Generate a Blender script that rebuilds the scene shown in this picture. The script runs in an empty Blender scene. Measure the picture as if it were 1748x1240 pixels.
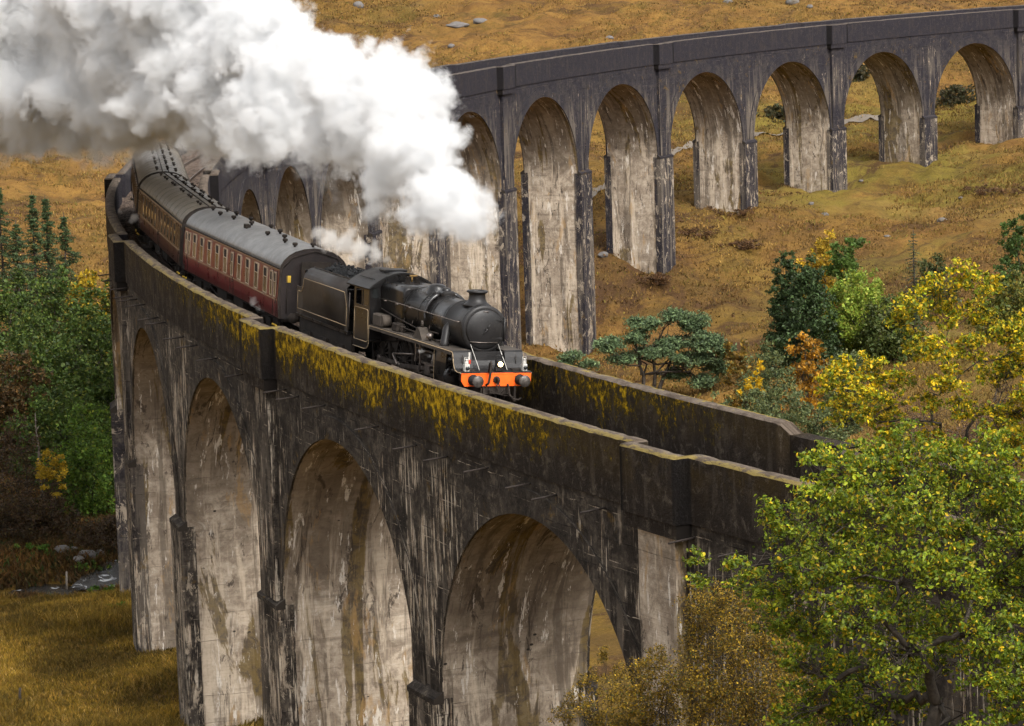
import bpy, math, random
import numpy as np
from mathutils import Vector, Matrix
from math import radians, pi, sin, cos

# ------------------------------------------------------------------ camera, world, sun
scene = bpy.context.scene
COL = scene.collection
CAM = np.array([-250.527, -186.40563, 19.13207])
YAW, PIT, ROL, FOC = 0.12301, -0.16032, -0.03273, 5.92297
_d = np.array([sin(YAW)*cos(PIT), cos(YAW)*cos(PIT), sin(PIT)])
_r = np.array([cos(YAW), -sin(YAW), 0.0]); _u = np.cross(_r, _d)
CR = _r*cos(ROL)+_u*sin(ROL); CU = -_r*sin(ROL)+_u*cos(ROL)
cd = bpy.data.cameras.new('camera'); cam = bpy.data.objects.new('camera', cd); COL.objects.link(cam)
cd.sensor_width = 36.0; cd.lens = FOC*1000/1748*36.0; cd.clip_start = 1.0; cd.clip_end = 8000.0
cam.matrix_world = Matrix(((CR[0], CU[0], -_d[0], CAM[0]), (CR[1], CU[1], -_d[1], CAM[1]), (CR[2], CU[2], -_d[2], CAM[2]), (0, 0, 0, 1)))
scene.camera = cam

SUN_EL, SUN_AZ = 48.0, 155.0      # azimuth clockwise from +Y
world = bpy.data.worlds.new('World'); scene.world = world; world.use_nodes = True
wn = world.node_tree; wn.nodes.clear()
sky = wn.nodes.new('ShaderNodeTexSky'); sky.sky_type = 'NISHITA'; sky.sun_disc = False
sky.sun_elevation = radians(SUN_EL); sky.sun_rotation = radians(SUN_AZ)
sky.dust_density = 4.0; sky.ozone_density = 1.0
hs = wn.nodes.new('ShaderNodeHueSaturation'); hs.inputs['Saturation'].default_value = 0.12
bg = wn.nodes.new('ShaderNodeBackground'); bg.inputs['Strength'].default_value = 0.15
wo = wn.nodes.new('ShaderNodeOutputWorld')
wn.links.new(sky.outputs[0], hs.inputs['Color']); wn.links.new(hs.outputs[0], bg.inputs['Color']); wn.links.new(bg.outputs[0], wo.inputs['Surface'])
sl = bpy.data.lights.new('sun', 'SUN'); sl.energy = 1.5; sl.angle = radians(20); sl.color = (1.0, 0.95, 0.87)
sun = bpy.data.objects.new('sun', sl); COL.objects.link(sun)
_sv = Vector((sin(radians(SUN_AZ))*cos(radians(SUN_EL)), cos(radians(SUN_AZ))*cos(radians(SUN_EL)), sin(radians(SUN_EL))))
sun.rotation_euler = _sv.to_track_quat('Z', 'Y').to_euler()
scene.view_settings.view_transform = 'Standard'; scene.view_settings.look = 'None'
scene.view_settings.exposure = 0.95; scene.view_settings.gamma = 1.0
scene.render.engine = 'CYCLES'
cy = scene.cycles
cy.use_denoising = True; cy.max_bounces = 16; cy.diffuse_bounces = 3; cy.glossy_bounces = 2
cy.transmission_bounces = 2; cy.transparent_max_bounces = 8; cy.volume_bounces = 12
cy.use_adaptive_sampling = True; cy.adaptive_threshold = 0.03; cy.volume_step_rate = 2.0; cy.volume_max_steps = 256
rng = np.random.default_rng(7); random.seed(7)

# ------------------------------------------------------------------ helpers
def ray(px, py):
    v = _d*FOC*1000 + CR*(px-874) + CU*(620-py)
    return v/np.linalg.norm(v)
def at(px, dist, z=0.0, py=620.0):
    """point over the pixel column px at a horizontal distance, height z"""
    v = ray(px, py); h = math.hypot(v[0], v[1])
    return np.array([CAM[0]+v[0]/h*dist, CAM[1]+v[1]/h*dist, z])
def onray(px, py, dist):
    v = ray(px, py); h = math.hypot(v[0], v[1]); return CAM+v/h*dist
def tag(o, label=None, cat=None, group=None, kind=None):
    if label: o['label'] = label
    if cat: o['category'] = cat
    if group: o['group'] = group
    if kind: o['kind'] = kind
    return o
def empty(name, loc=(0, 0, 0), label=None, cat=None, group=None):
    o = bpy.data.objects.new(name, None); COL.objects.link(o); o.location = loc
    o.empty_display_size = 0.3
    return tag(o, label, cat, group)
def mesh(name, v, f, mats, parent=None, mi=None, uv=None, smooth=False, attr=None):
    """v (n,3); f list of polygons or an int array (m,k); uv per loop"""
    me = bpy.data.meshes.new(name)
    v = np.asarray(v, dtype=np.float32).reshape(-1, 3)
    if isinstance(f, np.ndarray):
        m, k = f.shape
        me.vertices.add(len(v)); me.vertices.foreach_set('co', v.ravel())
        me.loops.add(m*k); me.loops.foreach_set('vertex_index', f.astype(np.int32).ravel())
        me.polygons.add(m); me.polygons.foreach_set('loop_start', np.arange(0, m*k, k, dtype=np.int32))
        me.update(calc_edges=True)
    else:
        me.from_pydata(v.tolist(), [], [list(q) for q in f]); me.update()
    if not isinstance(mats, (list, tuple)): mats = [mats]
    for m_ in mats: me.materials.append(m_)
    if mi is not None: me.polygons.foreach_set('material_index', np.asarray(mi, dtype=np.int32))
    if smooth: me.polygons.foreach_set('use_smooth', np.ones(len(me.polygons), dtype=bool))
    if uv is not None:
        l = me.uv_layers.new(name='UVMap'); l.data.foreach_set('uv', np.asarray(uv, dtype=np.float32).ravel())
    if attr:
        for an, (ty, dom, data) in attr.items():
            a = me.attributes.new(an, ty, dom)
            a.data.foreach_set('color' if 'COLOR' in ty else 'value', np.asarray(data, dtype=np.float32).ravel())
    o = bpy.data.objects.new(name, me); COL.objects.link(o)
    if parent: o.parent = parent
    return o

class MB:
    """collects simple shapes into one mesh"""
    def __init__(s): s.v = []; s.f = []; s.m = []; s.sm = []
    def add(s, vs, fs, mi=0, M=None, smooth=False):
        b = len(s.v)
        for p in vs:
            p = Vector(p); s.v.append(tuple(M @ p) if M else tuple(p))
        for q in fs: s.f.append([b+i for i in q]); s.m.append(mi); s.sm.append(smooth)
        return s
    def box(s, x0, x1, y0, y1, z0, z1, mi=0, bev=0.0, M=None):
        if bev <= 0:
            vs = [(x, y, z) for x in (x0, x1) for y in (y0, y1) for z in (z0, z1)]
            return s.add(vs, [(0, 1, 3, 2), (4, 6, 7, 5), (0, 4, 5, 1), (2, 3, 7, 6), (0, 2, 6, 4), (1, 5, 7, 3)], mi, M)
        b = bev; vs = []; idx = {}
        cs = [(x, y, z) for x in (0, 1) for y in (0, 1) for z in (0, 1)]
        X = (x0, x1); Y = (y0, y1); Z = (z0, z1)
        for c in cs:
            sx = 1 if c[0] == 0 else -1; sy = 1 if c[1] == 0 else -1; sz = 1 if c[2] == 0 else -1
            P = (X[c[0]], Y[c[1]], Z[c[2]])
            idx[(c, 0)] = len(vs); vs.append((P[0], P[1]+sy*b, P[2]+sz*b))
            idx[(c, 1)] = len(vs); vs.append((P[0]+sx*b, P[1], P[2]+sz*b))
            idx[(c, 2)] = len(vs); vs.append((P[0]+sx*b, P[1]+sy*b, P[2]))
        fs = []
        for a in range(3):
            o1, o2 = [q for q in range(3) if q != a]
            for e in (0, 1):
                r = []
                for (p, q) in ((0, 0), (1, 0), (1, 1), (0, 1)):
                    c = [0, 0, 0]; c[a] = e; c[o1] = p; c[o2] = q; r.append(idx[(tuple(c), a)])
                fs.append(r if (e == 1) == (a != 1) else r[::-1])
            for p in (0, 1):
                for q in (0, 1):
                    c0 = [0, 0, 0]; c0[o1] = p; c0[o2] = q; c1 = list(c0); c1[a] = 1
                    fs.append([idx[(tuple(c0), o1)], idx[(tuple(c1), o1)], idx[(tuple(c1), o2)], idx[(tuple(c0), o2)]])
        for c in cs: fs.append([idx[(c, 0)], idx[(c, 1)], idx[(c, 2)]])
        return s.add(vs, fs, mi, M)
    def loft(s, rings, mi=0, closed=True, caps=(True, True), smooth=True, M=None):
        n = len(rings[0]); vs = [p for r in rings for p in r]; fs = []
        for i in range(len(rings)-1):
            for j in range(n if closed else n-1):
                k = (j+1) % n; fs.append([i*n+j, i*n+k, (i+1)*n+k, (i+1)*n+j])
        s.add(vs, fs, mi, M, smooth)
        b = len(s.v)-len(vs)
        for c, r in ((0, 0), (1, len(rings)-1)):
            if closed and caps[c]:
                s.f.append([b+r*n+j for j in range(n)][::-1 if c == 0 else 1]); s.m.append(mi); s.sm.append(False)
        return s
    def tube(s, pts, r, n=8, mi=0, M=None, caps=True):
        pts = [Vector(p) for p in pts]; rr = r if isinstance(r, (list, tuple)) else [r]*len(pts); rings = []
        ref = None
        for i, p in enumerate(pts):
            t = (pts[min(i+1, len(pts)-1)]-pts[max(i-1, 0)]).normalized()
            if ref is None: ref = Vector((0, 0, 1)) if abs(t.z) < .9 else Vector((1, 0, 0))
            a = (ref - t*ref.dot(t))
            a = a.normalized() if a.length > 1e-5 else t.orthogonal().normalized()
            ref = a; b = t.cross(a)
            rings.append([tuple(p+(a*cos(2*pi*j/n)+b*sin(2*pi*j/n))*rr[i]) for j in range(n)])
        return s.loft(rings, mi, caps=(caps, caps), M=M)
    def lathe(s, prof, axis='z', n=24, o=(0, 0, 0), mi=0, M=None, caps=(True, True), smooth=True):
        """prof: (r, h) pairs along the axis"""
        rings = []
        for r, h in prof:
            q = []
            for j in range(n):
                a = 2*pi*j/n; c, d = r*cos(a), r*sin(a)
                q.append({'z': (o[0]+c, o[1]+d, o[2]+h), 'x': (o[0]+h, o[1]+c, o[2]+d), 'y': (o[0]+d, o[1]+h, o[2]+c)}[axis])
            rings.append(q)
        return s.loft(rings, mi, caps=caps, M=M, smooth=smooth)
    def prism(s, poly, y0, y1, plane='xz', mi=0, M=None):
        n = len(poly)
        f = (lambda p, w: (p[0], w, p[1])) if plane == 'xz' else ((lambda p, w: (w, p[0], p[1])) if plane == 'yz' else (lambda p, w: (p[0], p[1], w)))
        vs = [f(p, y0) for p in poly]+[f(p, y1) for p in poly]
        fs = [[i, (i+1) % n, n+(i+1) % n, n+i] for i in range(n)]+[list(range(n))[::-1], [n+i for i in range(n)]]
        return s.add(vs, fs, mi, M)
    def build(s, name, mats, parent=None):
        me = bpy.data.meshes.new(name); me.from_pydata(s.v, [], s.f); me.update()
        if not isinstance(mats, (list, tuple)): mats = [mats]
        for m in mats: me.materials.append(m)
        me.polygons.foreach_set('material_index', np.array(s.m, dtype=np.int32))
        me.polygons.foreach_set('use_smooth', np.array(s.sm, dtype=bool))
        import bmesh
        bm = bmesh.new(); bm.from_mesh(me); bmesh.ops.recalc_face_normals(bm, faces=bm.faces); bm.to_mesh(me); bm.free()
        o = bpy.data.objects.new(name, me); COL.objects.link(o)
        if parent: o.parent = parent
        return o

# vectorised value noise
def _hash(ix, iy, iz, sd):
    h = (ix*374761393 + iy*668265263 + iz*2147483647 + sd*974634777) & 0xffffffff
    h = ((h ^ (h >> 13))*1274126177) & 0xffffffff
    h = (h ^ (h >> 16)) & 0xffffffff
    return h/4294967295.0
def vnoise(x, y, z=0.0, sd=0):
    x = np.asarray(x, float); y = np.asarray(y, float)+0*x; z = np.asarray(z, float)+0*x
    ix, iy, iz = np.floor(x).astype(np.int64), np.floor(y).astype(np.int64), np.floor(z).astype(np.int64)
    fx, fy, fz = x-ix, y-iy, z-iz
    fx, fy, fz = fx*fx*(3-2*fx), fy*fy*(3-2*fy), fz*fz*(3-2*fz)
    r = 0
    for a in (0, 1):
        for b in (0, 1):
            for c in (0, 1):
                w = (fx if a else 1-fx)*(fy if b else 1-fy)*(fz if c else 1-fz)
                r = r+w*_hash(ix+a, iy+b, iz+c, sd)
    return r
def fbm(x, y, z=0.0, o=4, sd=0):
    r = 0; a = 1; t = 0; f = 1
    for i in range(o):
        r = r+a*vnoise(np.asarray(x)*f, np.asarray(y)*f, np.asarray(z)*f, sd+i*17); t += a; a *= .5; f *= 2.03
    return r/t
def sstep(a, b, x):
    t = np.clip((np.asarray(x, float)-a)/(b-a), 0, 1); return t*t*(3-2*t)

# ------------------------------------------------------------------ node helpers
class N:
    def __init__(s, name):
        s.m = bpy.data.materials.new(name); s.m.use_nodes = True; s.t = s.m.node_tree; s.t.nodes.clear()
        s.out = s.t.nodes.new('ShaderNodeOutputMaterial')
    def n(s, ty, **kw):
        nd = s.t.nodes.new(ty)
        for k, v in kw.items(): setattr(nd, k, v)
        return nd
    def set(s, nd, k, v):
        i = nd.inputs[k]
        if isinstance(v, bpy.types.NodeSocket): s.t.links.new(v, i)
        else: i.default_value = v
    def uv(s): return s.n('ShaderNodeUVMap').outputs[0]
    def obj(s): return s.n('ShaderNodeTexCoord').outputs['Object']
    def pos(s): return s.n('ShaderNodeNewGeometry').outputs['Position']
    def att(s, name, o='Fac'): return s.n('ShaderNodeAttribute', attribute_name=name).outputs[o]
    def sep(s, v):
        nd = s.n('ShaderNodeSeparateXYZ'); s.set(nd, 0, v); return nd.outputs
    def comb(s, x, y, z=0.0):
        nd = s.n('ShaderNodeCombineXYZ'); s.set(nd, 0, x); s.set(nd, 1, y); s.set(nd, 2, z); return nd.outputs[0]
    def mul(s, v, k):
        nd = s.n('ShaderNodeVectorMath', operation='MULTIPLY'); s.set(nd, 0, v); nd.inputs[1].default_value = k; return nd.outputs[0]
    def noise(s, v, scale=1.0, detail=4.0, rough=0.55, dist=0.0, off=None, dim='3D'):
        if off is not None:
            a = s.n('ShaderNodeVectorMath', operation='ADD'); s.set(a, 0, v); a.inputs[1].default_value = (off, off*1.7, off*.3); v = a.outputs[0]
        nd = s.n('ShaderNodeTexNoise', noise_dimensions=dim); s.set(nd, 'Vector', v); s.set(nd, 'Scale', scale); s.set(nd, 'Detail', detail); s.set(nd, 'Roughness', rough); s.set(nd, 'Distortion', dist)
        return nd.outputs['Fac']
    def voro(s, v, scale=1.0, feat='F1'):
        nd = s.n('ShaderNodeTexVoronoi', feature=feat); s.set(nd, 'Vector', v); s.set(nd, 'Scale', scale); return nd.outputs
    def math(s, op, a, b=0.0, c=0.0, clamp=False):
        nd = s.n('ShaderNodeMath', operation=op, use_clamp=clamp); s.set(nd, 0, a); s.set(nd, 1, b)
        if len(nd.inputs) > 2: s.set(nd, 2, c)
        return nd.outputs[0]
    def ss(s, x, a, b, lo=0.0, hi=1.0):
        nd = s.n('ShaderNodeMapRange', interpolation_type='SMOOTHSTEP'); s.set(nd, 0, x)
        for i, q in ((1, a), (2, b), (3, lo), (4, hi)): nd.inputs[i].default_value = q
        return nd.outputs[0]
    def mix(s, f, a, b, mode='MIX'):
        nd = s.n('ShaderNodeMix', data_type='RGBA', blend_type=mode); s.set(nd, 0, f)
        for i, q in ((6, a), (7, b)):
            if not isinstance(q, bpy.types.NodeSocket): q = (q[0], q[1], q[2], 1.0)
            s.set(nd, i, q)
        return nd.outputs[2]
    def bump(s, h, strength=0.5, dist=0.05, nrm=None):
        nd = s.n('ShaderNodeBump'); s.set(nd, 'Height', h); nd.inputs['Strength'].default_value = strength; nd.inputs['Distance'].default_value = dist
        if nrm is not None: s.set(nd, 'Normal', nrm)
        return nd.outputs[0]
    def pbr(s, col, rough=0.9, metal=0.0, nrm=None, spec=0.3, **kw):
        nd = s.n('ShaderNodeBsdfPrincipled')
        if not isinstance(col, bpy.types.NodeSocket): col = (col[0], col[1], col[2], 1.0)
        s.set(nd, 'Base Color', col); s.set(nd, 'Roughness', rough); s.set(nd, 'Metallic', metal); s.set(nd, 'Specular IOR Level', spec)
        if nrm is not None: s.set(nd, 'Normal', nrm)
        for k, v in kw.items(): s.set(nd, k.replace('_', ' '), v)
        s.t.links.new(nd.outputs[0], s.out.inputs['Surface']); return s.m
def plain(name, col, rough=0.6, metal=0.0, var=0.35, spec=0.4, scale=2.5, bump=0.0, **kw):
    """paint or metal with uneven dirt"""
    q = N(name); p = q.obj(); n1 = q.noise(p, scale, 6, .65); n2 = q.noise(p, scale*9, 3, .6, off=4.1)
    f = q.ss(n1, .3, .7); c = q.mix(f, tuple(x*(1-var) for x in col), tuple(x*(1+var) for x in col))
    c = q.mix(q.ss(n2, .58, .75, 0, .35), c, (.09, .07, .055))
    r = q.math('ADD', q.math('MULTIPLY', n1, .35), rough-.17)
    return q.pbr(c, r, metal, q.bump(n2, .3, .01) if bump == 0 else q.bump(n1, bump, .03), spec, **kw)

# ------------------------------------------------------------------ viaduct geometry frame
R0, GR, PHI0, D1, W1, W2, WID = 246.32843, -0.01823, 3.49489, 3.44731, 2.27055, 2.62726, 5.51754
SP = 15.24; WH = WID/2; PAIR = 2*SP+W1+W2; STR = -1.95; KMIN, KMAX = 0, 20
def sk(k): i = k//2; return i*PAIR+(k-2*i)*(PAIR/2)
def vpt(s, off, z):
    ph = PHI0-s/R0; return ((R0+off)*cos(ph), (R0+off)*sin(ph), z+GR*s)
def vpts(s, off, z):
    s, off, z = np.broadcast_arrays(np.asarray(s, float), off, z); ph = PHI0-s/R0
    return np.stack([(R0+off)*np.cos(ph), (R0+off)*np.sin(ph), z+GR*s], -1)
def pw(k): return W2 if k % 2 == 0 else W1

# ------------------------------------------------------------------ terrain
ctrl = []
def cpt(px, dist, z): a = at(px, dist, z); ctrl.append((a[0], a[1], z))
for a in [(-246.6, -35.4, -21.6), (-248.4, -17.8, -22.3), (-249, 0.3, -23.2), (-241, -52, -20.3), (-237.5, -68, -17.5), (-232, -84, -11.5), (-225, -101, -7.5), (-217, -117, -4.6), (-205, -136, -2.2), (-212, -113, -3.5), (-199, -127, -2.0),
          (-250.5, -186.4, 16.5), (-250, -150, -2), (-260, -120, -11), (-225, -150, 1.0), (-262, -90, -17), (-285, -60, -20.5),
          (-204.3, 132.6, -32.4), (-194.4, 146.8, -27.0), (-183.2, 160.5, -24.0), (-171.4, 173.1, -23.2), (-158.4, 185, -21.9), (-144.8, 195.8, -21.3), (-130, 207, -19), (-115, 217, -13), (-101, 225, -9),
          (-208.9, 135.6, -32.0), (-198.8, 150.1, -25.6), (-187.4, 164.1, -23.2), (-175.3, 177, -22.7), (-162, 189.2, -21.6),
          (-215, 120, -33), (-230, 88, -34), (-240, 54, -30), (-246, 19, -25)]: ctrl.append(a)
for a in [(100, 130, -20.5), (100, 160, -22), (0, 184, -23.2), (150, 203, -26.6), (0, 205, -26.4), (100, 222, -26.5), (0, 250, -25), (100, 300, -24), (100, 350, -22.3), (100, 420, -16), (100, 500, -5), (100, 600, 12), (-600, 180, -22), (-900, 300, -20), (-600, 450, -5),
          (1000, 280, -31.5), (1200, 290, -29.8), (1400, 300, -28.3), (1600, 300, -27.5), (1748, 300, -26.5), (1400, 240, -27.5), (1600, 200, -24), (1300, 165, -20), (1030, 165, -20), (1748, 130, -9), (1748, 160, -17),
          (700, 200, -27), (700, 250, -31), (500, 300, -31), (500, 400, -22), (700, 400, -22), (1000, 400, -20.5), (1400, 440, -16.5), (1700, 440, -16), (500, 480, -8), (1000, 480, -8), (1400, 490, -8), (1748, 500, -7),
          (700, 600, 16), (1000, 600, 16), (1400, 600, 16), (1900, 600, 16), (2400, 420, 2), (2600, 300, -8), (2400, 180, 0),
          (-1500, 900, 60), (0, 900, 75), (1000, 900, 85), (2000, 900, 85), (4000, 800, 60), (-5000, 400, 20), (5000, 250, 14), (-4000, 150, -6), (1000, 1800, 230), (0, 1800, 220), (3500, 1800, 220), (-3000, 1800, 200)]: cpt(*a)
ctrl.append((-250, -260, 24)); ctrl.append((-250, -500, 50)); ctrl.append((-500, -400, 35)); ctrl.append((50, -400, 40)); ctrl.append((-250, -1800, 180)); ctrl.append((-1800, -300, 120)); ctrl.append((1500, -300, 120))
_C = np.array(ctrl)
def _tps(d2): return 0.5*d2*np.log(d2+1e-6)
_L = 300.0
_X = _C[:, :2]/_L; _n = len(_X)
_A = np.zeros((_n+3, _n+3)); _A[:_n, :_n] = _tps(((_X[:, None]-_X[None])**2).sum(-1))+np.eye(_n)*2e-5
_A[:_n, _n] = 1; _A[:_n, _n+1:] = _X; _A[_n, :_n] = 1; _A[_n+1:, :_n] = _X.T
_w = np.linalg.solve(_A, np.concatenate([_C[:, 2], np.zeros(3)]))
RIV = np.array([at(-500, 196)[:2], at(-100, 204)[:2], at(60, 207)[:2], at(150, 204)[:2], at(260, 212)[:2], (-228, 30), (-222, 50)])
def seg_dist(x, y, line):
    d = np.full(np.shape(x), 1e9)
    for a, b in zip(line[:-1], line[1:]):
        ab = b-a; t = np.clip(((x-a[0])*ab[0]+(y-a[1])*ab[1])/(ab@ab), 0, 1)
        d = np.minimum(d, np.hypot(x-a[0]-t*ab[0], y-a[1]-t*ab[1]))
    return d
def ter(x, y, rough=True):
    x = np.atleast_1d(np.asarray(x, float)); y = np.atleast_1d(np.asarray(y, float)); z = np.empty(x.shape)
    xf, yf, zf = x.ravel(), y.ravel(), z.ravel()
    for i in range(0, len(xf), 40000):
        q = np.stack([xf[i:i+40000], yf[i:i+40000]], -1)/_L
        zf[i:i+40000] = _tps(((q[:, None]-_X[None])**2).sum(-1))@_w[:_n]+_w[_n]+q@_w[_n+1:]
    dc = np.hypot(xf-CAM[0], yf-CAM[1])
    far = sstep(200, 420, dc)
    zf += (fbm(xf/23, yf/23, 0, 3, 5)-.5)*(1.2+far*2.2)*sstep(5, 60, dc)
    if rough:
        zf += (fbm(xf/2.6, yf/2.6, 0, 4, 11)-.5)*(0.8+far*1.1)
    rd = seg_dist(xf, yf, RIV)
    zf -= 1.3*(1-sstep(1.0, 5.5, rd))
    ph = np.hypot(xf, yf)
    return zf.reshape(x.shape)
def terz(x, y): return float(ter([x], [y])[0])
def hit(px, py, d0=60, d1=700):
    v = ray(px, py); h = math.hypot(v[0], v[1]); ds = np.arange(d0, d1, 1.0)
    P = CAM[None]+v[None]/h*ds[:, None]; tz = ter(P[:, 0], P[:, 1]); i = np.argmax(P[:, 2] < tz)
    if P[i, 2] >= tz[i]: i = len(ds)-1
    return np.array([P[i, 0], P[i, 1], tz[i]]), ds[i]

def ground():
    rad = np.concatenate([np.arange(2, 90, 3.0), np.arange(90, 230, .7), np.arange(230, 560, .62), np.geomspace(560, 3500, 70)])
    fine = np.radians(np.linspace(-10.5, 10.5, 300))
    coarse = np.radians(np.concatenate([np.linspace(12, 348, 113)]))
    th = np.concatenate([fine, coarse])+YAW
    Rr, T = np.meshgrid(rad, th, indexing='ij'); X = CAM[0]+Rr*np.sin(T); Y = CAM[1]+Rr*np.cos(T)
    Z = ter(X, Y); nr, nt = X.shape
    v = np.stack([X, Y, Z], -1).reshape(-1, 3)
    i = np.arange(nr-1)[:, None]*nt; j = np.arange(nt)[None]; k = (j+1) % nt
    f = np.stack([i+j, i+nt+j, i+nt+k, i+k], -1).reshape(-1, 4)
    c = len(v); v = np.vstack([v, [[CAM[0], CAM[1], Z[0].mean()]]])
    o = mesh('ground', v, f, M_ground, smooth=True)
    # centre cap
    mesh_cap = [[int(a), int((a+1) % nt), c] for a in range(nt)]
    mesh('ground_centre', v[np.r_[0:nt, c]], [[a, (a+1) % nt, nt] for a in range(nt)], M_ground).select_set(False)
    bpy.data.objects['ground_centre']['kind'] = 'structure'
    o['kind'] = 'structure'; return o

q = N('grassland'); P = q.pos()
n1 = q.noise(P, .035, 5, .6, 1.0); n2 = q.noise(P, .22, 5, .65, .6); n3 = q.noise(P, 1.5, 5, .7, .4); n4 = q.noise(P, 6.0, 4, .7)
c = q.mix(q.ss(n2, .3, .7), (.125, .062, .020), (.235, .128, .032))
c = q.mix(q.ss(n1, .42, .62, 0, .7), c, (.140, .082, .018))
X_ = q.sep(P)
low = q.ss(X_[1], 60, 20)                  # olive meadow near the river
c = q.mix(q.math('MULTIPLY', low, .75), c, (.145, .092, .015))
mid = q.math('MULTIPLY', q.ss(X_[0], -200, -170), q.ss(X_[2], -14, -20))
c = q.mix(q.math('MULTIPLY', mid, q.ss(q.noise(P, .05, 4, .6, .8, off=77.), .40, .56, 0, .75)), c, (.150, .125, .022))
c = q.mix(q.ss(q.noise(P, .12, 5, .7, 1.2, off=9.), .50, .66, 0, .75), c, (.085, .060, .013))
c = q.mix(q.ss(q.noise(P, .10, 7, .76, 1.0, off=31.), .53, .62, 0, .85), c, (.060, .030, .016))
c = q.mix(q.ss(q.noise(P, .35, 7, .75, .8, off=51.), .55, .66, 0, .7), c, (.050, .028, .013))
c = q.mix(q.ss(n3, .52, .72, 0, .7), c, (.055, .034, .012))
c = q.mix(q.ss(n4, .5, .75, 0, .4), c, (.32, .20, .07))
c = q.mix(q.ss(n4, .48, .3, 0, .55), c, (.04, .026, .011))
big = q.noise(P, .022, 6, .68, 1.2, off=90.)
c = q.mix(q.ss(big, .50, .66, 0, .72), c, (.062, .034, .018)); c = q.mix(q.ss(big, .46, .34, 0, .45), c, (.25, .155, .05))
hh = q.math('ADD', q.math('MULTIPLY', n3, .6), q.math('MULTIPLY', n4, .3))
M_ground = q.pbr(c, .95, nrm=q.bump(hh, 1.0, .35), spec=.1)
G = ground()

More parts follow.
